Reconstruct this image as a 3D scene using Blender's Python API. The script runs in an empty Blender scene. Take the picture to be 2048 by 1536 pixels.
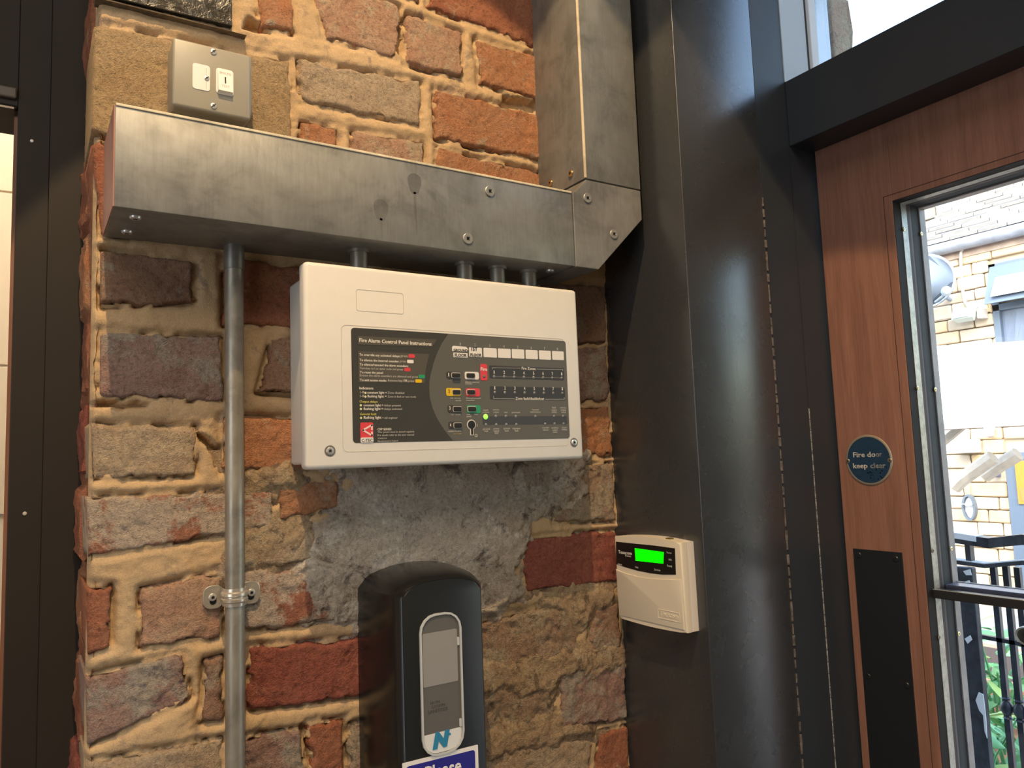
import bpy, bmesh, math, random
import numpy as np
from mathutils import Vector, Matrix
random.seed(7)
S = bpy.context.scene
COL = S.collection

# ---------------------------------------------------------------- camera, sky, lights, exposure
cam_d = bpy.data.cameras.new('camera'); cam = bpy.data.objects.new('camera', cam_d); COL.objects.link(cam)
CR = [[0.84157, -0.0206, -0.537249], [-0.536363, -0.101003, -0.836309], [-0.037136, 0.994658, -0.09631]]
cam.matrix_world = Matrix(((CR[0][0], CR[0][1], CR[0][2], 0.0), (CR[1][0], CR[1][1], CR[1][2], -0.9),
                           (CR[2][0], CR[2][1], CR[2][2], 0.0), (0, 0, 0, 1)))
cam_d.sensor_fit = 'HORIZONTAL'; cam_d.sensor_width = 36.0; cam_d.lens = 1525.59 / 2048 * 36.0
cam_d.clip_start = 0.01; cam_d.clip_end = 200
S.camera = cam
S.view_settings.view_transform = 'Standard'; S.view_settings.look = 'None'
S.view_settings.exposure = 0.10; S.view_settings.gamma = 1.0; S.view_settings.use_curve_mapping = False
S.cycles.max_bounces = 8; S.cycles.transparent_max_bounces = 12
S.cycles.use_denoising = True

world = bpy.data.worlds.new('sky'); S.world = world; world.use_nodes = True
wn = world.node_tree; wn.nodes.clear()
wo = wn.nodes.new('ShaderNodeOutputWorld'); wb = wn.nodes.new('ShaderNodeBackground'); ws = wn.nodes.new('ShaderNodeTexSky')
ws.sky_type = 'NISHITA'; ws.sun_disc = False; ws.sun_elevation = math.radians(40); ws.sun_rotation = math.radians(250)
ws.altitude = 50; ws.air_density = 1.4; ws.dust_density = 3.0; ws.ozone_density = 1.2
wb.inputs['Strength'].default_value = 1.15
wn.links.new(ws.outputs[0], wb.inputs[0]); wn.links.new(wb.outputs[0], wo.inputs[0])

def lamp(name, kind, loc, energy, color, aim=None, **kw):
    d = bpy.data.lights.new(name, kind); d.energy = energy; d.color = color
    for k, v in kw.items(): setattr(d, k, v)
    o = bpy.data.objects.new(name, d); COL.objects.link(o); o.location = loc
    if aim is not None: o.rotation_euler = Vector(aim).to_track_quat('-Z', 'Y').to_euler()
    return o
lamp('sunlight', 'SUN', (0, 0, 20), 4.2, (1.0, 0.93, 0.84), aim=(0.38, 0.74, -0.56), angle=0.02)
WARM = (1.0, 0.69, 0.36)
lamp('ceiling_spotlight', 'SPOT', (0.0, -0.80, 1.50), 88, WARM, aim=(0.2512, 0.3465, -0.9038),
     spot_size=math.radians(49.0), spot_blend=0.05, shadow_soft_size=0.008)
lamp('room_fill_warm', 'AREA', (-0.6, -2.3, 1.9), 50, (1.0, 0.84, 0.66), aim=(0, 0, -1), shape='RECTANGLE', size=1.6, size_y=1.4)  # added unseen fill lamp, warm, for soft ambient light in the room
lamp('room_fill_cool', 'AREA', (-2.05, -1.6, 0.2), 20, (0.84, 0.92, 1.0), aim=(1, 0.1, 0), shape='RECTANGLE', size=1.6, size_y=1.6)  # added unseen fill lamp, cool, from the left side
lamp('next_room_light', 'AREA', (-0.6, 1.0, 1.7), 75, (1.0, 0.80, 0.58), aim=(0, 0, -1), shape='RECTANGLE', size=1.0, size_y=1.0)

# ---------------------------------------------------------------- materials
def newmat(name):
    m = bpy.data.materials.new(name); m.use_nodes = True
    nt = m.node_tree; nt.nodes.clear()
    out = nt.nodes.new('ShaderNodeOutputMaterial'); p = nt.nodes.new('ShaderNodeBsdfPrincipled')
    nt.links.new(p.outputs[0], out.inputs[0])
    return m, nt, p, out
def noise(nt, scale, detail=6, rough=.6, vec=None, dist=0.0, stretch=None):
    n = nt.nodes.new('ShaderNodeTexNoise'); n.inputs['Scale'].default_value = scale
    n.inputs['Detail'].default_value = detail; n.inputs['Roughness'].default_value = rough; n.inputs['Distortion'].default_value = dist
    if vec is None:
        g = nt.nodes.new('ShaderNodeNewGeometry'); vec = g.outputs['Position']
    if stretch:
        mp = nt.nodes.new('ShaderNodeMapping'); mp.inputs['Scale'].default_value = stretch
        nt.links.new(vec, mp.inputs[0]); vec = mp.outputs[0]
    nt.links.new(vec, n.inputs['Vector']); return n.outputs['Fac']
def ramp(nt, fac, stops):
    r = nt.nodes.new('ShaderNodeValToRGB'); cr = r.color_ramp
    while len(cr.elements) < len(stops): cr.elements.new(0.5)
    for e, (p, c) in zip(cr.elements, stops):
        e.position = p; e.color = (*c, 1) if len(c) == 3 else c
    nt.links.new(fac, r.inputs[0]); return r.outputs[0]
def g3(v): return (v, v, v)
def mixc(nt, fac, a, b, mode='MIX'):
    m = nt.nodes.new('ShaderNodeMix'); m.data_type = 'RGBA'; m.blend_type = mode
    if isinstance(fac, float): m.inputs[0].default_value = fac
    else: nt.links.new(fac, m.inputs[0])
    for i, v in ((6, a), (7, b)):
        if isinstance(v, tuple): m.inputs[i].default_value = (*v, 1)
        else: nt.links.new(v, m.inputs[i])
    return m.outputs[2]
def bump(nt, p, h, strength=.5, dist=.001):
    b = nt.nodes.new('ShaderNodeBump'); b.inputs['Strength'].default_value = strength; b.inputs['Distance'].default_value = dist
    nt.links.new(h, b.inputs['Height']); nt.links.new(b.outputs[0], p.inputs['Normal'])
def plain(name, col, rough=.5, metal=0.0, spec=.5, var=0.0, vscale=30, bmp=0.0, bscale=400, emit=None, coat=0.0):
    m, nt, p, out = newmat(name)
    p.inputs['Base Color'].default_value = (*col, 1); p.inputs['Roughness'].default_value = rough
    p.inputs['Metallic'].default_value = metal; p.inputs['Specular IOR Level'].default_value = spec
    p.inputs['Coat Weight'].default_value = coat
    if var:
        c = mixc(nt, ramp(nt, noise(nt, vscale), [(.35, g3(0)), (.65, g3(1))]), tuple(x * (1 - var) for x in col), tuple(min(1, x * (1 + var)) for x in col))
        nt.links.new(c, p.inputs['Base Color'])
    if bmp: bump(nt, p, noise(nt, bscale, 4), bmp, .0006)
    if emit:
        p.inputs['Emission Color'].default_value = (*emit[0], 1); p.inputs['Emission Strength'].default_value = emit[1]
    return m
def brickmat(name, c1, c2, smear, smear_col, pits=.5, scorch=0.25):
    m, nt, p, out = newmat(name)
    base = mixc(nt, ramp(nt, noise(nt, 22, 8, .65), [(.32, g3(0)), (.68, g3(1))]), c1, c2)
    # lime and mortar left on the face, in ragged patches
    lo = .66 - .32 * smear
    sm = ramp(nt, noise(nt, 17, 12, .72, dist=.35), [(lo, g3(0)), (lo + .07, g3(1))])
    smc = mixc(nt, noise(nt, 60, 6), tuple(x * .8 for x in smear_col), tuple(min(1, x * 1.12) for x in smear_col))
    col = mixc(nt, sm, base, smc)
    fine = ramp(nt, noise(nt, 240, 7, .8), [(.34, g3(.35)), (.46, g3(.85)), (.58, g3(1.05)), (.72, g3(1.35))])
    col = mixc(nt, .8, col, fine, 'MULTIPLY')
    # scorched and chipped dark spots
    sc = ramp(nt, noise(nt, 34, 9, .75, dist=.6), [(.66 - scorch * .12, g3(0)), (.72 - scorch * .08, g3(1))])
    sc2 = nt.nodes.new('ShaderNodeMath'); sc2.operation = 'MULTIPLY'; sc2.inputs[1].default_value = .75
    nt.links.new(sc, sc2.inputs[0])
    col = mixc(nt, sc2.outputs[0], col, (.10, .06, .05))
    nt.links.new(col, p.inputs['Base Color']); p.inputs['Roughness'].default_value = .92; p.inputs['Specular IOR Level'].default_value = .2
    h = nt.nodes.new('ShaderNodeMath'); h.operation = 'ADD'
    nt.links.new(noise(nt, 180, 8, .7), h.inputs[0]); nt.links.new(noise(nt, 700, 4, .6), h.inputs[1])
    bump(nt, p, h.outputs[0], 1.0, .0022 * (1 + pits))
    return m
LIME = (.60, .46, .31)
MB_ = {
 'red':    brickmat('brick_red', (.42, .15, .085), (.52, .23, .13), .25, LIME),
 'redlime': brickmat('brick_red_lime', (.40, .15, .095), (.50, .23, .14), .75, (.62, .49, .37)),
 'orange': brickmat('brick_orange', (.58, .24, .11), (.55, .30, .17), .28, LIME),
 'pink':   brickmat('brick_pink', (.56, .30, .19), (.60, .40, .27), .45, LIME),
 'buff':   brickmat('brick_buff', (.56, .39, .25), (.58, .44, .29), .55, LIME),
 'brown':  brickmat('brick_brown', (.37, .21, .14), (.45, .28, .18), .4, (.46, .36, .26), scorch=.5),
 'purple': brickmat('brick_purple', (.38, .22, .18), (.48, .32, .25), .55, (.48, .40, .32), scorch=.4),
 'darkred': brickmat('brick_dark_red', (.34, .10, .075), (.42, .15, .10), .1, LIME, scorch=.5),
 'rough':  brickmat('brick_rough', (.50, .32, .22), (.56, .40, .27), .6, (.58, .46, .32), 1.5, scorch=.9),
 'stone':  brickmat('sandstone', (.54, .37, .20), (.61, .44, .25), .2, (.58, .45, .28), .8, scorch=.05),
}
def mortarmat(name, a, b, stain, str_=.6):
    m, nt, p, out = newmat(name)
    c = mixc(nt, ramp(nt, noise(nt, 9, 8, .6), [(.35, g3(0)), (.65, g3(1))]), a, b)
    c = mixc(nt, ramp(nt, noise(nt, 26, 10, .7, dist=.4), [(.58, g3(0)), (.66, g3(1))]), c, stain)
    c = mixc(nt, .55, c, ramp(nt, noise(nt, 500, 4, .7), [(.3, g3(.7)), (.6, g3(1.08))]), 'MULTIPLY')
    nt.links.new(c, p.inputs['Base Color']); p.inputs['Roughness'].default_value = .95; p.inputs['Specular IOR Level'].default_value = .15
    h = nt.nodes.new('ShaderNodeMath'); h.operation = 'ADD'
    nt.links.new(noise(nt, 90, 8, .65), h.inputs[0]); nt.links.new(noise(nt, 900, 3, .6), h.inputs[1])
    bump(nt, p, h.outputs[0], str_, .0016); return m
MORTAR = mortarmat('lime_mortar', (.60, .42, .24), (.52, .36, .20), (.34, .25, .17))
RENDER = brickmat('old_grey_render', (.60, .49, .38), (.74, .63, .50), .45, (.84, .74, .61), .6, scorch=1.0)

def galv(name, tint=(.60, .59, .54), metal=.75, rough=.42):
    m, nt, p, out = newmat(name)
    blot = ramp(nt, noise(nt, 16, 7, .65, dist=.5), [(.34, tuple(x * .70 for x in tint)), (.5, tint), (.68, tuple(min(1, x * 1.2) for x in tint))])
    streak = ramp(nt, noise(nt, 1, 5, .6, stretch=(260, 260, 26)), [(.35, g3(.90)), (.65, g3(1.05))])
    nt.links.new(mixc(nt, .8, blot, streak, 'MULTIPLY'), p.inputs['Base Color'])
    p.inputs['Metallic'].default_value = metal
    r = ramp(nt, noise(nt, 20, 7, .6), [(.3, g3(rough - .10)), (.7, g3(rough + .16))]); nt.links.new(r, p.inputs['Roughness'])
    bump(nt, p, noise(nt, 1, 4, .6, stretch=(320, 320, 60)), .22, .0005); return m
GALV = galv('galvanised_steel', (.27, .265, .235), .40, .46); GALVC = galv('galvanised_corner', (.27, .26, .235), .40, .52)
PIPE = galv('conduit_steel', (.36, .33, .27), .6, .42)
REDBROWN = plain('red_brown_end', (.42, .20, .15), .6, var=.06)  # reddish-brown colour of the trunking end
PAINT = None
def paintmat(name, col, rough=.3, spec=.5):
    m, nt, p, out = newmat(name); p.inputs['Specular IOR Level'].default_value = spec
    c = mixc(nt, noise(nt, 14, 6), tuple(x * .94 for x in col), tuple(x * 1.06 for x in col))
    nt.links.new(c, p.inputs['Base Color'])
    nt.links.new(ramp(nt, noise(nt, 12, 5), [(.3, g3(rough)), (.7, g3(rough + .06))]), p.inputs['Roughness'])
    h = nt.nodes.new('ShaderNodeMath'); h.operation = 'ADD'
    nt.links.new(noise(nt, 1, 4, stretch=(160, 160, 12)), h.inputs[0]); nt.links.new(noise(nt, 420, 2), h.inputs[1])
    bump(nt, p, h.outputs[0], .10, .0004); return m
PAINT = paintmat('dark_grey_gloss_paint', (.036, .037, .038), .24, 1.0)
PAINTD = paintmat('dark_blue_grey_paint', (.028, .034, .042), .4)
PAINTW = paintmat('pale_blue_grey_paint', (.50, .58, .68), .45)
PAINTL = paintmat('white_gloss_paint', (.72, .78, .86), .4)
CAULK = plain('cracked_caulk', (.16, .13, .11), .8, var=.5, vscale=160, bmp=.8, bscale=200)
CAULKW = plain('pale_caulk', (.30, .29, .27), .8, var=.6, vscale=240)
def woodmat():
    m, nt, p, out = newmat('mahogany')
    gr = noise(nt, 1, 8, .65, stretch=(60, 60, 2.4), dist=.6)
    c = ramp(nt, gr, [(.25, (.18, .082, .056)), (.5, (.25, .118, .080)), (.75, (.32, .155, .108))])
    f = ramp(nt, noise(nt, 1, 4, .6, stretch=(520, 520, 22)), [(.4, g3(.82)), (.62, g3(1.05))])
    nt.links.new(mixc(nt, .7, c, f, 'MULTIPLY'), p.inputs['Base Color'])
    p.inputs['Roughness'].default_value = .48; bump(nt, p, gr, .15, .0004); return m
WOOD = woodmat(); GAP = plain('joint_shadow_line', (.05, .02, .015), .8)
CREAM = plain('cream_plastic', (.80, .75, .66), .38, var=.012, vscale=60, bmp=.06, bscale=900)
CREAMD = plain('cream_back_box', (.72, .68, .60), .5, bmp=.1, bscale=900)
KCREAM = plain('keypad_cream', (.76, .66, .50), .42, bmp=.05, bscale=900)
KSIDE = plain('keypad_side', (.78, .71, .62), .35)
GREYBOX = plain('grey_enamel', (.33, .30, .23), .38, var=.03, bmp=.08, bscale=300)
WHITEP = plain('white_plastic', (.84, .80, .72), .35)
CHROME = plain('bright_screw', (.80, .79, .75), .32, .75)
BRASS = plain('brass_screw', (.72, .58, .30), .3, 1.0)
DARKM = plain('dark_recess', (.01, .01, .01), .6)
LBLD = plain('label_charcoal', (.055, .052, .044), .35); LBLM = plain('label_mid_grey', (.125, .12, .10), .35)
LBLB = plain('label_box_grey', (.10, .088, .068), .35); LBLS = plain('label_slate', (.065, .068, .070), .35)
LBLK = plain('label_dark_box', (.052, .053, .054), .35)
INK = plain('white_ink', (.80, .74, .62), .5); INKY = plain('yellow_ink', (.62, .55, .12), .5); INKG = plain('grey_ink', (.50, .47, .40), .5)
INKD = plain('black_ink', (.03, .03, .03), .5)
RED = plain('red_print', (.72, .06, .07), .4); GRN = plain('green_print', (.03, .32, .14), .4); YEL = plain('yellow_print', (.80, .50, .01), .4)
WHT = plain('white_print', (.84, .78, .70), .4)
BTN = plain('black_button', (.028, .026, .022), .35); LED = plain('led_off', (.24, .24, .23), .25); LEDR = plain('led_off_fire', (.20, .16, .12), .3)
LEDG = plain('led_green_on', (.3, .9, .1), .3, emit=((.22, 1.0, .05), 1.6))
LCD = plain('lcd_green', (.0, .3, .0), .3, emit=((.0, 1.0, .0), 1.1))
BLACKP = plain('black_gloss_plastic', (.010, .010, .010), .22, var=.05)
BLACKG = plain('black_satin_front', (.016, .018, .018), .34)
CLEAR = plain('clear_rim', (.55, .55, .52), .12)
BOTTLE = plain('grey_bottle_lit', (.30, .28, .25), .3); BOTTLED = plain('grey_bottle_lower', (.13, .12, .105), .3)
BLUEN = plain('blue_letter', (.03, .22, .36), .4); NAVY = plain('navy_sign', (.030, .030, .24), .25)
SIGNB = plain('blue_disc', (.012, .036, .075), .35, var=.15, vscale=200); SIGNR = plain('disc_rim', (.40, .34, .26), .4, .6)
SIGNT = plain('worn_silver_ink', (.55, .52, .47), .5, .2, var=.3, vscale=120); SIGNT2 = plain('faded_ink', (.20, .21, .21), .5, var=.4, vscale=300)
SEAL = plain('pale_glazing_bead', (.42, .42, .38), .4, .3, var=.2, vscale=120); SEALB = plain('brown_glazing_bead', (.085, .062, .055), .6, spec=.3)
BLKPLATE = plain('black_push_plate', (.010, .012, .014), .42)
def glassmat():
    m = bpy.data.materials.new('window_glass'); m.use_nodes = True; nt = m.node_tree; nt.nodes.clear()
    out = nt.nodes.new('ShaderNodeOutputMaterial'); t = nt.nodes.new('ShaderNodeBsdfTransparent'); g = nt.nodes.new('ShaderNodeBsdfGlossy')
    t.inputs[0].default_value = (.93, .95, .96, 1); g.inputs['Roughness'].default_value = .02
    mx = nt.nodes.new('ShaderNodeMixShader'); f = nt.nodes.new('ShaderNodeFresnel'); f.inputs[0].default_value = 1.45
    nt.links.new(f.outputs[0], mx.inputs[0]); nt.links.new(t.outputs[0], mx.inputs[1]); nt.links.new(g.outputs[0], mx.inputs[2]); nt.links.new(mx.outputs[0], out.inputs[0])
    return m
GLASS = glassmat()

# ---------------------------------------------------------------- geometry helpers
class MB:
    def __init__(s): s.bm = bmesh.new()
    def box(s, a, b, bevel=0.0, seg=2):
        x0, x1 = sorted((a[0], b[0])); y0, y1 = sorted((a[1], b[1])); z0, z1 = sorted((a[2], b[2]))
        r = bmesh.ops.create_cube(s.bm, size=1.0)['verts']
        for v in r: v.co = Vector((x0 + (v.co.x + .5) * (x1 - x0), y0 + (v.co.y + .5) * (y1 - y0), z0 + (v.co.z + .5) * (z1 - z0)))
        if bevel > 0:
            es = list({e for v in r for e in v.link_edges})
            bmesh.ops.bevel(s.bm, geom=es, offset=bevel, segments=seg, profile=.5, affect='EDGES')
        return s
    def prism(s, fr, pts, w0, w1, bevel=0.0, seg=2):
        """polygon pts (u,v) in frame fr extruded from w0 to w1 along the frame normal"""
        n = len(pts)
        a = [s.bm.verts.new(fr(u, v, w0)) for u, v in pts]; b = [s.bm.verts.new(fr(u, v, w1)) for u, v in pts]
        fs = [s.bm.faces.new(a), s.bm.faces.new(b[::-1])]
        for i in range(n): fs.append(s.bm.faces.new((a[i], b[i], b[(i + 1) % n], a[(i + 1) % n])))
        if bevel > 0:
            es = list(fs[1].edges)
            bmesh.ops.bevel(s.bm, geom=es, offset=bevel, segments=seg, profile=.5, affect='EDGES')
        return s
    def cyl(s, p0, p1, r, n=24, r1=None):
        p0, p1 = Vector(p0), Vector(p1); d = p1 - p0; q = d.to_track_quat('Z', 'Y'); r1 = r if r1 is None else r1
        a, b = [], []
        for i in range(n):
            t = 2 * math.pi * i / n; e = q @ Vector((math.cos(t), math.sin(t), 0))
            a.append(s.bm.verts.new(p0 + e * r)); b.append(s.bm.verts.new(p1 + e * r1))
        s.bm.faces.new(a[::-1]); s.bm.faces.new(b)
        for i in range(n): s.bm.faces.new((a[i], a[(i + 1) % n], b[(i + 1) % n], b[i]))
        return s
    def lathe(s, p, axis, prof, n=28):
        """profile [(radius, height)] turned about axis through p"""
        p = Vector(p); q = Vector(axis).to_track_quat('Z', 'Y'); rings = []
        for r, h in prof:
            if r < 1e-6: rings.append([s.bm.verts.new(p + q @ Vector((0, 0, h)))]); continue
            rings.append([s.bm.verts.new(p + q @ Vector((r * math.cos(2 * math.pi * i / n), r * math.sin(2 * math.pi * i / n), h))) for i in range(n)])
        for A, B in zip(rings, rings[1:]):
            for i in range(n):
                j = (i + 1) % n
                if len(A) == 1 and len(B) == 1: continue
                if len(A) == 1: s.bm.faces.new((A[0], B[i], B[j]))
                elif len(B) == 1: s.bm.faces.new((A[i], A[j], B[0]))
                else: s.bm.faces.new((A[i], A[j], B[j], B[i]))
        for R, f in ((rings[0], True), (rings[-1], False)):
            if len(R) > 1: s.bm.faces.new(R[::-1] if f else R)
        return s
    def tube(s, pts, r, n=12):
        pts = [Vector(p) for p in pts]; rings = []; up = None
        for i, p in enumerate(pts):
            d = (pts[min(i + 1, len(pts) - 1)] - pts[max(i - 1, 0)]).normalized()
            if up is None: up = d.orthogonal().normalized()
            up = (up - d * up.dot(d)).normalized(); sd = d.cross(up)
            rr = r[i] if isinstance(r, (list, tuple)) else r
            rings.append([s.bm.verts.new(p + (up * math.cos(2 * math.pi * k / n) + sd * math.sin(2 * math.pi * k / n)) * rr) for k in range(n)])
        for A, B in zip(rings, rings[1:]):
            for k in range(n): s.bm.faces.new((A[k], A[(k + 1) % n], B[(k + 1) % n], B[k]))
        s.bm.faces.new(rings[0][::-1]); s.bm.faces.new(rings[-1])
        return s
    def raw(s, vs, fs):
        b = [s.bm.verts.new(v) for v in vs]
        for f in fs: s.bm.faces.new([b[i] for i in f])
        return s
    def text(s, fr, txt, p0, p1, w0, w1, bold=0.0, shear=0.0, height=None, align='L', skew=0.0):
        """lettering whose baseline runs p0-p1 in the frame, as thin solid letters"""
        c = bpy.data.curves.new('lettering', 'FONT'); c.body = txt; c.size = 1.0; c.offset = bold; c.shear = shear; c.resolution_u = 2
        o = bpy.data.objects.new('lettering', c); me = bpy.data.meshes.new_from_object(o)
        xs = [v.co.x for v in me.vertices]; x0, x1 = min(xs), max(xs)
        wd = (p1[0] - p0[0]); sc = wd / (x1 - x0); sy = sc if height is None else height / .72
        zb = (p0[1] + p1[1]) / 2
        mp = lambda x, y: (p0[0] + (x - x0) * sc, zb + y * sy + skew * (x - (x0 + x1) / 2) * sc)
        base = [s.bm.verts.new(fr(*mp(v.co.x, v.co.y), w1)) for v in me.vertices]
        low = [s.bm.verts.new(fr(*mp(v.co.x, v.co.y), w0)) for v in me.vertices]
        cnt = {}
        for pl in me.polygons:
            vs = list(pl.vertices)
            try: s.bm.faces.new([base[i] for i in vs])
            except ValueError: pass
            for i in range(len(vs)):
                k = (vs[i], vs[(i + 1) % len(vs)]); kk = tuple(sorted(k)); cnt.setdefault(kk, []).append(k)
        for kk, l in cnt.items():
            if len(l) == 1:
                i, j = l[0]
                try: s.bm.faces.new((base[j], base[i], low[i], low[j]))
                except ValueError: pass
        bpy.data.objects.remove(o); bpy.data.meshes.remove(me); bpy.data.curves.remove(c)
        return s
    def build(s, name, mat, parent=None, smooth=False, angle=None, **props):
        bm = s.bm
        bmesh.ops.recalc_face_normals(bm, faces=bm.faces)
        me = bpy.data.meshes.new(name); bm.to_mesh(me); bm.free()
        return link(name, me, mat, parent, smooth, **props)
def wloc(o):
    v = Vector((0, 0, 0))
    while o is not None: v = v + o.location; o = o.parent
    return v
def link(name, me, mat, parent=None, smooth=False, **props):
    co = np.empty(len(me.vertices) * 3); me.vertices.foreach_get('co', co); co = co.reshape(-1, 3)
    c = (co.min(0) + co.max(0)) / 2; co -= c; me.vertices.foreach_set('co', co.ravel())
    o = bpy.data.objects.new(name, me); COL.objects.link(o)
    me.materials.append(mat)
    if smooth: me.shade_smooth(); 
    if smooth == 'auto': me.set_sharp_from_angle(angle=math.radians(35))
    if parent is not None:
        o.parent = parent; o.location = Vector(c) - wloc(parent)
    else: o.location = Vector(c)
    for k, v in props.items(): o[k] = v
    me.update(); return o
def thing(name, loc, label, cat, group=None):
    o = bpy.data.objects.new(name, None); COL.objects.link(o); o.location = loc; o.empty_display_size = .05
    o['label'] = label; o['category'] = cat
    if group: o['group'] = group
    return o
def FW(y0):   # frame on a surface facing the room from the brick wall: u = x, v = z, w = towards the room
    return lambda u, v, w: Vector((u, y0 - w, v))
def FX(x0):   # frame on a surface facing -x: u = -y (left to right as read), v = z, w = towards -x
    return lambda u, v, w: Vector((x0 - w, -u, v))
def rrect(x0, z0, x1, z1, r, n=4):
    x0, x1 = sorted((x0, x1)); z0, z1 = sorted((z0, z1)); r = min(r, (x1 - x0) / 2.01, (z1 - z0) / 2.01); P = []
    for cx, cz, a in ((x1 - r, z1 - r, 0), (x0 + r, z1 - r, 90), (x0 + r, z0 + r, 180), (x1 - r, z0 + r, 270)):
        for i in range(n + 1):
            t = math.radians(a + 90 * i / n); P.append((cx + r * math.cos(t), cz + r * math.sin(t)))
    return P
def rr2(p, q, r): return rrect(p[0], p[1], q[0], q[1], r)
def circ(c, r, n=20): return [(c[0] + r * math.cos(2 * math.pi * i / n), c[1] + r * math.sin(2 * math.pi * i / n)) for i in range(n)]
def ring_prism(mb, fr, outer, inner, w0, w1):
    n = len(outer); A = [mb.bm.verts.new(fr(*p, w1)) for p in outer]; B = [mb.bm.verts.new(fr(*p, w1)) for p in inner]
    A0 = [mb.bm.verts.new(fr(*p, w0)) for p in outer]; B0 = [mb.bm.verts.new(fr(*p, w0)) for p in inner]
    for i in range(n):
        j = (i + 1) % n
        mb.bm.faces.new((A[i], A[j], B[j], B[i])); mb.bm.faces.new((A0[i], A0[j], A[j], A[i])); mb.bm.faces.new((B[i], B[j], B0[j], B0[i])); mb.bm.faces.new((A0[j], A0[i], B0[i], B0[j]))
    return mb
def screw(name, parent, p, axis, r, mat=CHROME, h=.0014, cross=True, dome=True):
    """screw head with a recessed drive, pointing along axis"""
    prof = [(r, 0), (r, h * .45), (r * .86, h * .85), (r * .5, h), (r * .42, h), (r * .30, h * .45), (0, h * .3)] if dome else [(r, 0), (r, h * .8), (r * .93, h), (r * .35, h), (r * .2, h * .3), (0, h * .3)]
    o = MB().lathe(p, axis, prof, 22).build(name, mat, parent, 'auto')
    q = Vector(axis).normalized(); t = q.orthogonal().normalized(); u = q.cross(t); P = Vector(p) + q * (h * .96)
    mb = MB()
    for a, b in ((t, u), (u, t)):
        if not cross and a is u: continue
        w = r * .09 if cross else r * .14; L = r * .42 if cross else r * .92
        vs = [P + a * sx * L + b * sy * w + q * sz for sz in (-h * .3, h * .06) for sx, sy in ((-1, -1), (1, -1), (1, 1), (-1, 1))]
        mb.raw(vs, [(0, 1, 2, 3), (4, 5, 6, 7), (0, 1, 5, 4), (1, 2, 6, 5), (2, 3, 7, 6), (3, 0, 4, 7)])
    mb.build('screw_slot', DARKM, o if parent is None or parent.parent is None else parent)
    return o
# smooth value noise on a lattice, numpy
def vnoise(x, z, seed=0):
    xi = np.floor(x).astype(np.int64); zi = np.floor(z).astype(np.int64); fx = x - xi; fz = z - zi
    fx = fx * fx * (3 - 2 * fx); fz = fz * fz * (3 - 2 * fz)
    def h(a, b):
        n = (a * 374761393 + b * 668265263 + seed * 1442695041) & 0xffffffff
        n = ((n ^ (n >> 13)) * 1274126177) & 0xffffffff
        return ((n ^ (n >> 16)) & 0xffff) / 65535.0
    return (h(xi, zi) * (1 - fx) + h(xi + 1, zi) * fx) * (1 - fz) + (h(xi, zi + 1) * (1 - fx) + h(xi + 1, zi + 1) * fx) * fz
def fbm(x, z, sc, seed=0, octv=5, gain=.55):
    s = 0; a = 1; t = 0
    for k in range(octv):
        s = s + a * vnoise(x * sc * 2 ** k + 17.3 * k, z * sc * 2 ** k + 9.1 * k, seed + k); t += a; a *= gain
    return s / t
def grid_faces(nu, nv):
    i = np.arange(nu - 1)[None, :] + np.arange(nv - 1)[:, None] * nu
    return np.stack([i, i + 1, i + nu + 1, i + nu], -1).reshape(-1, 4)
def mesh_np(name, co, faces):
    me = bpy.data.meshes.new(name); me.vertices.add(len(co)); me.vertices.foreach_set('co', np.asarray(co, float).ravel())
    nf = len(faces); me.loops.add(nf * 4); me.loops.foreach_set('vertex_index', faces.ravel().astype(np.int32))
    me.polygons.add(nf); me.polygons.foreach_set('loop_start', np.arange(nf, dtype=np.int32) * 4)
    me.update(calc_edges=True); return me

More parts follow.
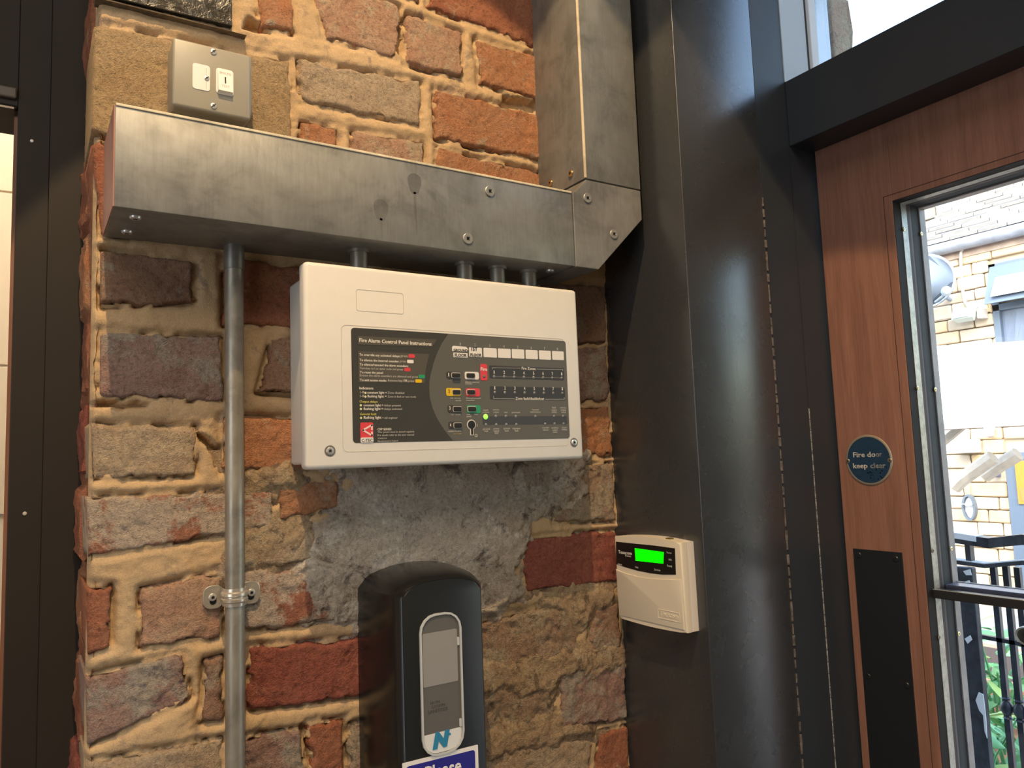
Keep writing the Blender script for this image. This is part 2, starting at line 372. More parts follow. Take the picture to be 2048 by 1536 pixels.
# ---------------------------------------------------------------- the setting: brick pier
BRICKS = [  # tone, corners TL TR BR BL on the wall face (x, z)
 ('orange', [(0.2256,0.5933),(0.2722,0.6018),(0.2741,0.5395),(0.2337,0.5325)]), ('pink', [(0.2942,0.6291),(0.4213,0.6206),(0.4142,0.5429),(0.3152,0.5437)]),
 ('pink', [(0.4315,0.6114),(0.5165,0.6088),(0.5139,0.5371),(0.4266,0.5383)]), ('orange', [(0.5385,0.6044),(0.6697,0.6085),(0.6659,0.5354),(0.5444,0.5393)]),
 ('red', [(0.4661,0.7011),(0.7136,0.7096),(0.7087,0.6203),(0.464,0.6307)]), ('pink', [(0.3098,0.7239),(0.4511,0.7183),(0.4487,0.6348),(0.3803,0.6329)]),
 ('stone', [(0.0556,0.4885),(0.27,0.5023),(0.2732,0.311),(0.0549,0.3661)]),
 ('buff', [(0.2801,0.5063),(0.4508,0.5179),(0.446,0.4555),(0.282,0.4519)]), ('orange', [(0.4713,0.5128),(0.6742,0.5134),(0.6705,0.443),(0.4706,0.4407)]),
 ('orange', [(0.2817,0.4253),(0.3287,0.4294),(0.3272,0.332),(0.2808,0.3374)]), ('pink', [(0.3507,0.4273),(0.4521,0.4341),(0.4489,0.3231),(0.3434,0.3214)]), ('orange', [(0.4718,0.4295),(0.6694,0.4225),(0.6658,0.3535),(0.4657,0.3324)]),
 ('red', [(0.0551,0.355),(0.1804,0.351),(0.1804,0.2677),(0.0654,0.254)]),
 ('brown', [(0.0647,0.2381),(0.1568,0.2352),(0.1591,0.1877),(0.0655,0.1754)]), ('red', [(0.1903,0.2436),(0.3034,0.2406),(0.3024,0.1644),(0.1902,0.1635)]),
 ('purple', [(0.0658,0.1481),(0.1897,0.1501),(0.1896,0.0751),(0.0663,0.0804)]), ('brown', [(0.2455,0.152),(0.3148,0.1526),(0.3138,0.081),(0.2279,0.0864)]),
 ('buff', [(0.0589,0.0511),(0.1615,0.047),(0.1617,-0.007),(0.061,-0.0051)]), ('orange', [(0.1885,0.0603),(0.301,0.0566),(0.3002,-0.0036),(0.1885,-0.0015)]),
 ('redlime', [(0.0559,-0.0237),(0.2449,-0.0268),(0.2451,-0.068),(0.0585,-0.0841)]), ('orange', [(0.2506,-0.0213),(0.3261,-0.0173),(0.3256,-0.0522),(0.2509,-0.0627)]),
 ('buff', [(0.2171,-0.0815),(0.2993,-0.074),(0.2987,-0.1156),(0.2126,-0.1121)]),
 ('red', [(0.0567,-0.1133),(0.0798,-0.1166),(0.0805,-0.1774),(0.0595,-0.1809)]), ('pink', [(0.1069,-0.1235),(0.189,-0.1129),(0.1894,-0.1842),(0.1064,-0.1836)]),
 ('redlime', [(0.1932,-0.1133),(0.3356,-0.1277),(0.3346,-0.1866),(0.1942,-0.1796)]),
 ('purple', [(0.0576,-0.2021),(0.1481,-0.1955),(0.1592,-0.2432),(0.0603,-0.2712)]), ('brown', [(0.1713,-0.2068),(0.19,-0.2057),(0.1899,-0.2723),(0.1663,-0.2715)]),
 ('darkred', [(0.2188,-0.2007),(0.3596,-0.2116),(0.3582,-0.2784),(0.2174,-0.2695)]),
 ('buff', [(0.0588,-0.2867),(0.1894,-0.2921),(0.1893,-0.3657),(0.0615,-0.3504)]), ('purple', [(0.2109,-0.2948),(0.2752,-0.3001),(0.2847,-0.3857),(0.2107,-0.3714)]),
 ('red', [(0.2828,-0.2962),(0.3265,-0.2997),(0.3254,-0.3629),(0.2884,-0.3648)]), ('rough', [(0.3325,-0.3078),(0.4661,-0.3053),(0.4625,-0.4146),(0.331,-0.3923)]),
 ('brown', [(0.6427,0.2593),(0.7596,0.2594),(0.7559,0.1695),(0.6379,0.1636)]), ('purple', [(0.6377,0.1584),(0.7567,0.1664),(0.7572,0.0811),(0.6337,0.0793)]),
 ('orange', [(0.6334,0.0728),(0.7567,0.0734),(0.7577,-0.003),(0.6296,-0.002)]), ('rough', [(0.6467,-0.0126),(0.758,-0.0136),(0.7572,-0.1008),(0.6423,-0.095)]),
 ('darkred', [(0.5835,-0.1124),(0.7583,-0.1143),(0.7572,-0.1912),(0.59,-0.1853)]),
 ('rough', [(0.4691,-0.2159),(0.654,-0.2078),(0.6871,-0.2874),(0.4671,-0.2757)]), ('brown', [(0.7076,-0.2213),(0.7532,-0.2215),(0.7564,-0.2903),(0.6944,-0.2872)]),
 ('rough', [(0.4666,-0.2918),(0.6334,-0.2989),(0.6331,-0.3703),(0.4643,-0.3603)]), ('purple', [(0.6422,-0.2963),(0.7612,-0.3056),(0.7604,-0.3901),(0.6378,-0.378)]),
 ('red', [(0.706,-0.3982),(0.7616,-0.4003),(0.7603,-0.4903),(0.6969,-0.4878)]), ('buff', [(0.4638,-0.3748),(0.6931,-0.4008),(0.6819,-0.4973),(0.4613,-0.4504)]),
]
# courses above and below the part in view, so that the wall goes on
_t = ('red', 'orange', 'pink', 'buff', 'purple', 'redlime', 'brown')
for r_, z0 in enumerate([.835, .92, 1.005, 1.09, -.545, -.63, -.715]):
    x_ = .066 if r_ % 2 else -.045
    while x_ < .76:
        a_, b_ = max(x_, .066), min(x_ + .215, .762)
        if b_ - a_ > .04: BRICKS.append((_t[(r_ * 3 + int(x_ * 10)) % 7], [(a_, z0 + .068), (b_, z0 + .070), (b_, z0), (a_, z0 + .002)]))
        x_ += .228
BRICKS.append(('redlime', [(.066, .78), (.22, .785), (.22, .715), (.066, .71)])); BRICKS.append(('orange', [(.235, .79), (.325, .79), (.325, .72), (.235, .715)]))
BRICKS.append(('pink', [(.066, .700), (.12, .700), (.12, .640), (.066, .635)])); BRICKS.append(('red', [(.132, .700), (.270, .705), (.270, .640), (.132, .635)]))
def poly_sd(px, pz, P):
    """signed distance (outside positive) to polygon P for arrays px, pz"""
    P = np.array(P); d = np.full(px.shape, 1e9); ins = np.zeros(px.shape, bool); n = len(P)
    for i in range(n):
        a, b = P[i], P[(i + 1) % n]; ab = b - a; t = np.clip(((px - a[0]) * ab[0] + (pz - a[1]) * ab[1]) / (ab @ ab), 0, 1)
        d = np.minimum(d, np.hypot(px - a[0] - t * ab[0], pz - a[1] - t * ab[1]))
        c = ((a[1] > pz) != (b[1] > pz)) & (px < (b[0] - a[0]) * (pz - a[1]) / (b[1] - a[1] + 1e-12) + a[0]); ins ^= c
    return np.where(ins, -d, d)
WX0, WX1, WZ0, WZ1 = .058, .764, -.74, 1.16
PLATE_Q = [(0.0679,0.5539),(0.1986,0.5782),(0.1985,0.5225),(0.0683,0.5189)]
HOLES = [[(0.4173,0.6065),(0.4284,0.6069),(0.4254,0.5472),(0.416,0.5533)], [(0.5814,0.533),(0.6492,0.5348),(0.6484,0.5188),(0.584,0.5137)], [(0.2824,0.4274),(0.3122,0.422),(0.3109,0.4151),(0.2823,0.4196)], [(0.2171,0.5456),(0.2373,0.5452),(0.2372,0.5297),(0.2124,0.5264)], [(0.2753,-0.2957),(0.2816,-0.2998),(0.2887,-0.3429),(0.2829,-0.3387)], [(0.0549,0.0761),(0.1139,0.0734),(0.1139,0.0691),(0.055,0.0698)], [(0.1621,0.0426),(0.1858,0.021),(0.1816,0.0016),(0.1773,0.0184)]]
step = .0024; nx = int((WX1 - WX0) / step); nz = int((WZ1 - WZ0) / step)
gx, gz = np.meshgrid(np.linspace(WX0, WX1, nx), np.linspace(WZ0, WZ1, nz))
d = np.full(gx.shape, 1e9)
for tone, q in BRICKS: d = np.minimum(d, poly_sd(gx, gz, q))
rib = np.clip((d - .0035) / .006, 0, 1)
y = .0045 - rib * .0035 - (fbm(gx, gz, 30, 3) - .5) * .006 - (fbm(gx, gz, 240, 5, 3) - .5) * .0026 - (fbm(gx, gz, 80, 8, 4, .6) - .5) * .004
gapm = np.clip((fbm(gx, gz, 38, 11, 3) - .47) * 9, 0, 1)
y += .009 * gapm * np.exp(-((d - .0008) / .0022) ** 2)
for hq in HOLES: y = np.maximum(y, .018 * np.clip((.002 - poly_sd(gx, gz, hq) - (fbm(gx, gz, 90, 21, 4) - .5) * .008) / .003, 0, 1))
y = np.where(d < -.004, .016, y)
y[:, 0] = .02; y[:, 1] += .003
co = np.stack([gx, y, gz], -1).reshape(-1, 3)
wall = link('wall_back', mesh_np('wall_back', co, grid_faces(nx, nz)), MORTAR, None, True, kind='structure')
bodyq = MB(); bodyq.box((.064, .022, -1.6), (.764, .30, 2.0)); bodyq.build('masonry_core', MORTAR, wall)

def brick(tone, q, k, left=False, parent=wall, name='brick', amp=1.0, y0=.0):
    q = np.array(q, float); w = np.hypot(*(q[1] - q[0])); h = np.hypot(*(q[3] - q[0])); st = .0022
    ins = .0015
    nu = max(8, int(w / st)); nv = max(8, int(h / st))
    # edge spacing is denser, rounding the arrises
    u = np.linspace(0, 1, nu); v = np.linspace(0, 1, nv); U, V = np.meshgrid(u, v)
    X = (q[0, 0] * (1 - U) + q[1, 0] * U) * (1 - V) + (q[3, 0] * (1 - U) + q[2, 0] * U) * V
    Z = (q[0, 1] * (1 - U) + q[1, 1] * U) * (1 - V) + (q[3, 1] * (1 - U) + q[2, 1] * U) * V
    eu = np.minimum(U, 1 - U) * w; ev = np.minimum(V, 1 - V) * h
    if left: eu = (1 - U) * w
    e = np.minimum(eu, ev)
    wob = .0075 if tone != 'stone' else .003
    fade = np.clip(1 - e / .012, 0, 1)
    wx = (fbm(X, Z, 60, 31 + k, 5, .65) - .5) * 2 * wob * fade; wz = (fbm(X, Z, 60, 77 + k, 5, .65) - .5) * 2 * wob * fade
    if left: wx = wx * np.clip(U * w / .012, 0, 1)
    r = .005; c = np.clip(e / r, 0, 1)
    rnd = (1 - np.sqrt(np.clip(1 - (1 - c) ** 2, 0, 1))) * .010
    rg = {'rough': 1.5, 'purple': 1.15, 'stone': .8}.get(tone, 1.0) * amp
    Y = y0 + .001 * math.sin(k * 2.3) + rnd - (fbm(X, Z, 26, 5 + k, 5, .5) - .5) * .0045 * rg - (fbm(X, Z, 110, 9 + k, 4, .7) - .5) * .0042 * rg
    chip = np.clip((fbm(X, Z, 48, 51 + k, 4, .6) - .60) * 10, 0, 1); Y = Y + chip * .0018 * rg
    if left:
        el = np.clip(U * w / .004, 0, 1); Y = Y + (1 - np.sqrt(np.clip(1 - (1 - el) ** 2, 0, 1))) * .003
    co = np.stack([X + wx, Y, Z + wz], -1).reshape(-1, 3); f = grid_faces(nu, nv)
    n0 = len(co)
    ring = list(range(nu)) + [nu - 1 + nu * i for i in range(1, nv)] + [nu * (nv - 1) + i for i in range(nu - 2, -1, -1)] + [nu * i for i in range(nv - 2, 0, -1)]
    rc = co[ring].copy(); rc[:, 1] = .021
    if left:   # the return face of the pier shows: run this brick's end back into the wall
        lm = rc[:, 0] < q[:, 0].min() + .012; rc[:, 1] = np.where(lm, .12, .021)
    co = np.vstack([co, rc]); m = len(ring)
    sf = np.array([[ring[i], n0 + i, n0 + (i + 1) % m, ring[(i + 1) % m]] for i in range(m)])
    return link(name, mesh_np(name, co, np.vstack([f, sf])), MB_[tone], parent, True)
for k, (tone, q) in enumerate(BRICKS):
    left = min(q[0][0], q[3][0]) < .085
    brick(tone, q, k, left)
# the return face of the pier, brick ends course by course
rz = [(.60, .50), (.494, .395), (.388, .29), (.283, .185), (.178, .09), (.083, -.005), (-.012, -.10), (-.107, -.20), (-.207, -.30), (-.307, -.40), (-.407, -.50)]
for i, (z1, z0) in enumerate(rz):
    for y0, y1 in ((.085 + .012 * (i % 2), .205 + .008 * (i % 3)),):
        mb = MB(); n = 14; m = 12; vs = []; xo = .0575 + .003 * math.sin(i * 1.9)
        for a in range(m):
            for b in range(n):
                yy = y0 + (y1 - y0) * b / (n - 1); zz = z0 + (z1 - z0) * a / (m - 1)
                ed = min(b, n - 1 - b, a, m - 1 - a)
                nn = float(fbm(np.array([yy]), np.array([zz]), 60, 90 + i, 4)[0]) - .5
                vs.append((xo - nn * .012 + (.008 if ed == 0 else 0), yy + nn * .006, zz + nn * .006))
        fs = [(a * n + b, a * n + b + 1, (a + 1) * n + b + 1, (a + 1) * n + b) for a in range(m - 1) for b in range(n - 1)]
        mb.raw(vs, fs); mb.box((.062, y0 + .004, z0 + .004), (.07, y1 - .004, z1 - .004))
        mb.build('brick', MB_[('red', 'darkred', 'red', 'orange')[i % 4]], wall, 'auto')
nyy = 90; nzz = 420
gy, gz2 = np.meshgrid(np.linspace(.004, .30, nyy), np.linspace(WZ0, WZ1, nzz))
xx = .0625 - (fbm(gy, gz2, 34, 41) - .5) * .010 - (fbm(gy, gz2, 200, 43, 3) - .5) * .003
link('return_face', mesh_np('return_face', np.stack([xx, gy, gz2], -1).reshape(-1, 3), grid_faces(nyy, nzz)), MB_['red'], wall, True)

# rough grey render left over the brickwork between panel and dispenser
RP = [[(0.2737,0.001),(0.7042,0.0038),(0.7082,-0.0554),(0.5989,-0.1027),(0.5763,-0.1606),(0.5864,-0.1929),(0.5255,-0.2126),(0.3344,-0.1995),(0.2872,-0.1753),(0.2772,-0.1156),(0.2968,-0.0768),(0.3304,-0.0615),(0.3299,-0.0193)]]
RP.append([(0.4531,-0.2633),(0.5909,-0.2714),(0.6913,-0.2769),(0.7624,-0.2884),(0.7642,-0.3191),(0.6397,-0.3095),(0.6212,-0.3357),(0.5103,-0.3089),(0.4515,-0.3147)])
RP.append([(0.4507,-0.3402),(0.6199,-0.3621),(0.6895,-0.3698),(0.7095,-0.4017),(0.6179,-0.4015),(0.4493,-0.3848)])
RP.append([(0.5946,-0.194),(0.6639,-0.1888),(0.7532,-0.1922),(0.7593,-0.2179),(0.7072,-0.2269),(0.6928,-0.2532),(0.6443,-0.2239)])
RP.append([(0.1938,-0.0695),(0.2294,-0.06),(0.2824,-0.0709),(0.2822,-0.093),(0.2291,-0.1217),(0.1953,-0.1179)])
RP.append([(0.202,-0.0031),(0.2701,0.0011),(0.2759,-0.0179),(0.2295,-0.0288),(0.1922,-0.0195)])
RENDER2 = brickmat('crumbling_lime', (.50, .34, .21), (.60, .45, .28), .35, (.68, .54, .36), .8, scorch=1.2)
for pi_, P in enumerate(RP):
    P = np.array(P); ws = 1.0 if pi_ == 0 else .7; x0, x1, z0, z1 = P[:, 0].min() - .02, P[:, 0].max() + .02, P[:, 1].min() - .02, P[:, 1].max() + .02
    nx = int((x1 - x0) / .0022); nz = int((z1 - z0) / .0022); X, Z = np.meshgrid(np.linspace(x0, x1, nx), np.linspace(z0, z1, nz))
    sd = poly_sd(X, Z, P) + (fbm(X, Z, 40, 61 + pi_, 5, .6) - .5) * .05 * ws
    hgt = np.clip(-sd / .010, -1.2, 1) * (.006 if pi_ == 0 else .004)
    Y = -(hgt + (fbm(X, Z, 24, 63, 6, .62) - .5) * .016 * ws * np.clip(-sd / .01, 0, 1) + (fbm(X, Z, 130, 64, 5, .6) - .5) * .006 * ws) + .0015
    Y = np.minimum(Y, .018)
    link('render_patch', mesh_np('render_patch', np.stack([X, Y, Z], -1).reshape(-1, 3), grid_faces(nx, nz)), RENDER if pi_ == 0 else RENDER2, wall, True, label='rough grey render over the bricks' if pi_ == 0 else 'crumbling lime smeared over the bricks')

# ---------------------------------------------------------------- the setting: painted post, frames, walls, ceiling, floor
def struct(mb, name, mat, **kw): return mb.build(name, mat, None, kw.pop('smooth', False), kind='structure', **kw)
ZF, ZC = -1.6, 2.0
struct(MB().box((.760, -.1705, ZF), (.928, .02, ZC), .0014, 3), 'trim_1', PAINT, smooth='auto')
t2 = struct(MB().box((.9285, -.169, ZF), (1.003, .02, ZC), .0015).box((1.003, -.1692, ZF), (1.148, .02, .576)), 'trim_2', PAINTD)
mb = MB()   # cracked line of caulk down the joint between post and frame
for i in range(60):
    z = .37 - i * .0165 + random.uniform(-.003, .003); w = random.uniform(.0007, .0022)
    mb.box((.9278 - w, -.1716, z - random.uniform(.005, .0085)), (.9278 + w, -.168, z + .006))
mb.build('caulk_line', CAULK, t2)
mb = MB()
for i in range(40):
    z = .05 - i * .017; mb.box((1.0022, -.1698, z - .0078), (1.0036, -.168, z + .0078))
mb.build('caulk_line', CAULKW, t2)
# frame head (transom) between the door and the top light
t3 = struct(MB().box((1.003, -1.32, .470), (1.148, -.169, .5755), .0015), 'trim_3', PAINTD)
# top light over the door
w1 = struct(MB().box((1.003, -.170, .5755), (1.0655, -.150, 1.25)).box((1.003, -1.32, 1.20), (1.148, -.17, ZC)), 'window_1', PAINTW)
MB().box((1.0655, -.168, .5755), (1.0735, -.150, 1.25)).build('rebate', PAINTD, w1)
MB().box((1.0735, -.1735, .5755), (1.0925, -.150, 1.25), .0012).build('glazing_bead', PAINTL, w1)
MB().box((1.0955, -.1705, .5755), (1.13, -.150, 1.25)).build('outer_frame', PAINTW, w1)
MB().box((1.0935, -1.30, .5755), (1.0953, -.165, 1.2)).build('pane', GLASS, w1)
# outer masonry round the doorway, seen through the top light
sto = MB_['stone']
wr = struct(MB().box((.928, .02, ZF), (1.148, 3.4, ZC)).box((1.003, -4.0, ZF), (1.148, -1.30, ZC)), 'wall_right', plain('dark_wall', (.12, .11, .10), .8))
for i in range(9):
    z0 = .50 + i * .14; mb = MB(); e = .176 + .014 * math.sin(i * 2.1)
    pts = [(1.149, z0 + .003), (1.149, z0 + .137), (1.01 + e + .006, z0 + .137), (1.015 + e + .01 * math.sin(i), z0 + .08), (1.008 + e, z0 + .003)]
    mb.prism(FW(.30), pts, 0, .465, .004); mb.build('stone', MB_['rough'], wr)
struct(MB().box((-2.3, -4.0, ZC), (1.148, 3.4, ZC + .1)), 'ceiling', plain('ceiling_paint', (.25, .22, .19), .9))
struct(MB().box((-2.3, -4.0, ZF - .1), (1.148, 3.4, ZF)), 'floor', plain('floor_tiles', (.16, .12, .09), .6, var=.2))
struct(MB().box((-2.4, -4.0, ZF), (-2.3, 3.4, ZC)), 'wall_left', plain('left_wall_paint', (.22, .19, .16), .9))
struct(MB().box((-2.3, -4.1, ZF), (1.148, -4.0, ZC)), 'wall_front', plain('front_wall_paint', (.22, .19, .16), .9))
struct(MB().box((-2.3, 3.4, ZF), (1.148, 3.5, ZC)), 'wall_far', plain('far_wall_paint', (.6, .5, .38), .9))
# dark opening frame left of the pier
t4 = struct(MB().box((.0205, .190, ZF), (.066, .30, ZC)).box((-.0145, .2, ZF), (.0205, .30, ZC), .001)
            .box((-1.6, .2, .462), (-.0145, .30, ZC), .001), 'trim_4', paintmat('black_brown_paint', (.026, .021, .017), .55, .25))
MB().box((-.0185, .215, ZF), (-.0145, .30, .462)).build('wood_edge', WOOD, t4)
MB().box((-1.6, .195, .47), (-.016, .205, .484), .002).build('door_stop', plain('stop_bead', (.12, .10, .08), .5), t4)
MB().lathe((.001, .2, .42), (0, -1, 0), [(.0022, 0), (.0018, .0012), (0, .0016)], 12).build('screw_cap', WHITEP, t4, 'auto')
MB().lathe((.003, .2, -.045), (0, -1, 0), [(.0026, 0), (.002, .0012), (0, .0016)], 7).build('chip', INKG, t4)
# pale clad wall of the room beyond
t5 = struct(MB().box((-2.3, 1.60, ZF), (.9, 1.66, ZC)), 'wall_beyond', plain('cream_cladding', (.80, .72, .60), .6, var=.03))
for z0, z1 in ((-.1, .3), (.306, .79), (.796, 1.3)):
    MB().box((-1.4, 1.594, z0), (.3, 1.60, z1), .001).build('panel', plain('cream_panel', (.80, .70, .56), .55, var=.02), t5)
struct(MB().box((-.45, .202, -.9), (-.019, .208, .461)), 'window_2', GLASS)
ns = thing('notice_board', (-.16, 1.58, .05), 'white notice board on the pale wall seen through the left opening', 'board')
MB().box((-.5, 1.575, .02), (-.10, 1.59, .20)).build('board', WHITEP, ns); MB().box((-.45, 1.571, .085), (-.11, 1.575, .13)).build('picture', plain('dark_picture', (.06, .05, .045), .5, var=.5, vscale=40), ns)

# black steel plate built into the top of the wall
pl = thing('steel_plate', (.13, 0, .56), 'glossy black steel plate set in the mortar above the grey switch', 'plate')
PL = PLATE_Q
def platem():
    m, nt, p, out = newmat('black_bitumen_paint'); p.inputs['Base Color'].default_value = (.035, .03, .02, 1); p.inputs['Roughness'].default_value = .24
    bump(nt, p, noise(nt, 60, 5, .6, dist=1.2), .9, .003); return m
PLM = platem()
MB().prism(FW(0), [PL[0], PL[1], PL[2], PL[3]], -.012, .006, .001).build('plate', PLM, pl)
a, b, c, d_ = [(0.0556,0.5231),(0.1985,0.5212),(0.2147,0.5144),(0.0558,0.5128)]
MB().raw([(a[0], .004, a[1]), (b[0], .004, b[1]), (c[0], -.008, c[1]), (d_[0], -.008, d_[1]),
          (a[0], .010, a[1]), (b[0], .010, b[1]), (c[0], .010, c[1] - .001), (d_[0], .010, d_[1] - .001)],
         [(0, 1, 2, 3), (3, 2, 6, 7), (0, 3, 7, 4), (1, 5, 6, 2), (4, 7, 6, 5), (0, 4, 5, 1)]).build('bottom_lip', plain('brown_lip', (.10, .075, .05), .5, var=.4, vscale=80), pl)

# ---------------------------------------------------------------- trunking and conduits
def usection(mb, z0, z1, yf, yb, x0, x1, t=.0014):   # square duct, long way along x
    mb.box((x0, yf, z0), (x1, yb, z1), .0012, 2)
tr = thing('cable_trunking', (.34, -.05, .253), 'long galvanised steel trunking running level above the cream alarm panel', 'trunking')
mb = MB(); usection(mb, .2515, .3530, -.108, .003, .0676, .6158); mb.build('duct', GALV, tr, 'auto')
MB().box((.0666, -.1072, .2520), (.0679, .002, .3525)).build('end_cap', REDBROWN, tr, label='red-brown end cap')
lidm = MB().box((.0680, -.1092, .3512), (.6150, -.107, .3541), .0006); lidm.build('cover_lip', galv('lip_lit_pale', (.74, .64, .44), .0, .5), tr)  # light catching the top edge is put into the lip's pale colour
for px, py in ((980, 383), (936, 478)):
    p = {0: (0.4861,0.3335), 1: (0.4522,0.2682)}[0 if px == 980 else 1]
    screw('screw', tr, (p[0], -.1080, p[1]), (0, -1, 0), .0068, plain('washer_head', (.50, .48, .42), .4, .7), .0018, dome=False)
for (x, yy) in ((0.0888,-0.0837), (0.0868,-0.0292), (0.5976,-0.0758)):
    screw('screw', tr, (x, yy, .2516), (0, 0, -1), .0055, CHROME, .0030)
STAIN = galv('stained_steel', (.215, .21, .19), .40, .36)
for (a_, c_) in zip([(0.3393,0.2882),(0.3825,0.3262)], [(0.3404,0.2543),(0.384,0.2646)]):
    FT = lambda u, v, w: Vector((u, -.1080 - w, v))
    MB().prism(FT, [(a_[0] + .0085 * math.cos(t) * (1 + .15 * math.sin(3 * t)), a_[1] + .014 * math.sin(t) * (1 + .1 * math.cos(2 * t))) for t in [k * math.pi / 12 for k in range(24)]], 0, .00015).build('stain_mark', STAIN, tr)
    MB().prism(FT, [(a_[0] - .0016, a_[1] - .010), (a_[0] + .0016, a_[1] - .010), (c_[0] + .0010, c_[1]), (c_[0] - .0010, c_[1])], 0, .00015).build('stain_drip', STAIN, tr)
el = thing('trunking_elbow', (.68, -.05, .31), 'angled galvanised elbow joining the level trunking to the upright one', 'trunking')
prof = [(.6172, .2512), (.6560, .2512), (.7402, .3326), (.7402, .3750), (.6412, .3750), (.6232, .3535), (.6172, .3535)]
MB().prism(FW(.003), prof, 0, .1114, .0008).build('body', GALVC, el)
for p in ((0.6418,0.3488), (0.6858,0.304)):
    screw('screw', el, (p[0], -.1083, p[1]), (0, -1, 0), .0068, plain('washer_head', (.50, .48, .42), .4, .7), .0018, dome=False)
tv = thing('cable_trunking', (.69, -.05, .377), 'upright galvanised steel trunking rising to the ceiling beside the dark post', 'trunking')
MB().box((.6402, -.108, .3772), (.7414, .003, ZC - .01), .0012).build('duct', GALV, tv, 'auto')
MB().box((.6394, -.1092, .3776), (.6427, -.1060, ZC - .01), .0008).build('cover_lip', galv('lip_lit_pale_up', (.74, .62, .42), .0, .5), tv)  # lit edge of the upright duct put into the pale lip colour
for (yy, zz) in ((-0.029,0.3962), (-0.0784,0.3936)):
    screw('screw', tv, (.6400, yy, zz), (-1, 0, 0), .0050, BRASS, .0030)

cd = thing('conduit_pipe', (.1975, -.018, -.5), 'long steel conduit pipe running down the brick wall left of the panel', 'pipe')
MB().cyl((.1975, -.018, -.66), (.1975, -.018, .2290), .0102, 32).build('pipe', PIPE, cd, 'auto')
MB().lathe((.1975, -.018, .2240), (0, 0, 1), [(.0108, 0), (.0112, .001), (.0112, .029)], 32).build('coupler', galv('coupler_steel', (.22, .21, .19), .5, .45), cd, 'auto')
for i, (px, yy, xx_, lab) in enumerate(((716, -.058, .3304, 'short steel conduit stub leftmost above the cream panel'), (932, -.060, .4738, 'short steel conduit stub second from left above the panel'),
                             (997, -.060, .5230, 'short steel conduit stub third from left above the panel'), (1057, -.0595, .5732, 'short steel conduit stub nearest the trunking elbow'))):
    c2 = thing('conduit_stub', (xx_, -.060, .22), lab, 'pipe', 'short conduit stubs above the panel')
    MB().cyl((xx_, -.060, .2150), (xx_, -.060, .2535), .0101, 28).build('pipe', PIPE, c2, 'auto')
    MB().cyl((xx_, -.060, .2480), (xx_, -.060, .2535), .0125, 28).build('collar', PIPE, c2, 'auto')
# saddle clip
sc = thing('pipe_clip', (.1975, -.008, -.139), 'shiny two-screw saddle clip holding the long conduit pipe', 'clip')
NICK = plain('nickel_clip', (.66, .60, .50), .28, .65, var=.1, vscale=90)
for dz, w in ((0, .0052),):
    for s in (-1, 1):
        lug = []
        cx = .1975 + s * .0185; L = .0125
        MB().prism(FW(-.002), rrect(cx - L * .95, -.139 - .0125, cx + L * .8, -.139 + .0125, .0085) if s < 0 else rrect(cx - L * .8, -.139 - .0125, cx + L * .95, -.139 + .0125, .0085), 0, .0030, .0006).build('lug', NICK, sc)
        screw('screw', sc, (.1975 + s * .0205, -.0052, -.139), (0, -1, 0), .0042, CHROME, .0026)
        MB().prism(FW(-.0051), circ((.1975 + s * .0200, -.1435), .0035, 14), 0, .0003).build('screw_hole', DARKM, sc)
mb = MB(); n = 22; prof = [(-.0095, .0108), (-.0095, .0118), (-.006, .0120), (-.0045, .0136), (-.0018, .0138), (-.0006, .0122), (.0006, .0122), (.0018, .0138), (.0045, .0136), (.006, .0120), (.0095, .0118), (.0095, .0108)]
rows = []
for i in range(n + 1):
    t = math.pi * i / n
    rows.append([mb.bm.verts.new((.1975 + r * math.cos(t), -.018 - r * math.sin(t) + (.006 if i in (0, n) else 0), -.139 + zz)) for zz, r in prof])
for A, B in zip(rows, rows[1:]):
    for j in range(len(prof)): k = (j + 1) % len(prof); mb.bm.faces.new((A[j], A[k], B[k], B[j]))
mb.build('saddle_band', NICK, sc, 'auto')

# ---------------------------------------------------------------- grid switch
gs = thing('grid_switch', (.17, 0, .40), 'grey metal-clad two-gang grid switch with white key switch above trunking', 'switch')
MB().box((.1290, -.040, .3995), (.2135, .002, .4730), .0045, 3).build('back_box', GREYBOX, gs, 'auto')
MB().box((.1270, -.0500, .3905), (.2090, -.0400, .4670), .0030, 3).build('front_plate', GREYBOX, gs, 'auto')
F = FW(-.0500)
def gq(a, b): return (a, b)
bl = [(0.147,0.4427),(0.1651,0.4133)]; kb = [(0.1714,0.4432),(0.19,0.4133)]
MB().prism(F, rr2(bl[0], bl[1], .0030), -.001, .0007, .0003).build('blank_module', WHITEP, gs)
MB().prism(F, rrect(bl[1][0] - .0042, bl[1][1] + .002, bl[1][0] - .0038, bl[0][1] - .003, .0001), .0006, .0009).build('module_line', INKG, gs)
screw('screw', gs, (bl[1][0] - .0035, -.0508, (bl[0][1] + bl[1][1]) / 2), (0, -1, 0), .0028, CHROME, .0010, cross=False)
ks = MB().prism(F, rr2(kb[0], kb[1], .0032), -.001, .0010, .0004).build('key_switch', WHITEP, gs)
kx0, kx1, kz1, kz0 = kb[0][0] + .0012, kb[1][0] - .0012, kb[0][1] - .0015, kb[1][1] + .0012
MB().raw([(kx0, -.0508, kz0), (kx1, -.0508, kz0), (kx1, -.0508, kz1), (kx0, -.0508, kz1), (kx0 + .0006, -.0555, kz0 + .0012), (kx1 - .0006, -.0555, kz0 + .0012), (kx1 - .0004, -.0520, kz1 - .0004), (kx0 + .0004, -.0520, kz1 - .0004)],
         [(0, 1, 2, 3), (4, 5, 6, 7), (0, 1, 5, 4), (1, 2, 6, 5), (2, 3, 7, 6), (3, 0, 4, 7)]).build('rocker', WHITEP, gs)
kc = ((kx0 + kx1) / 2, (kz0 + kz1) / 2 + .001)
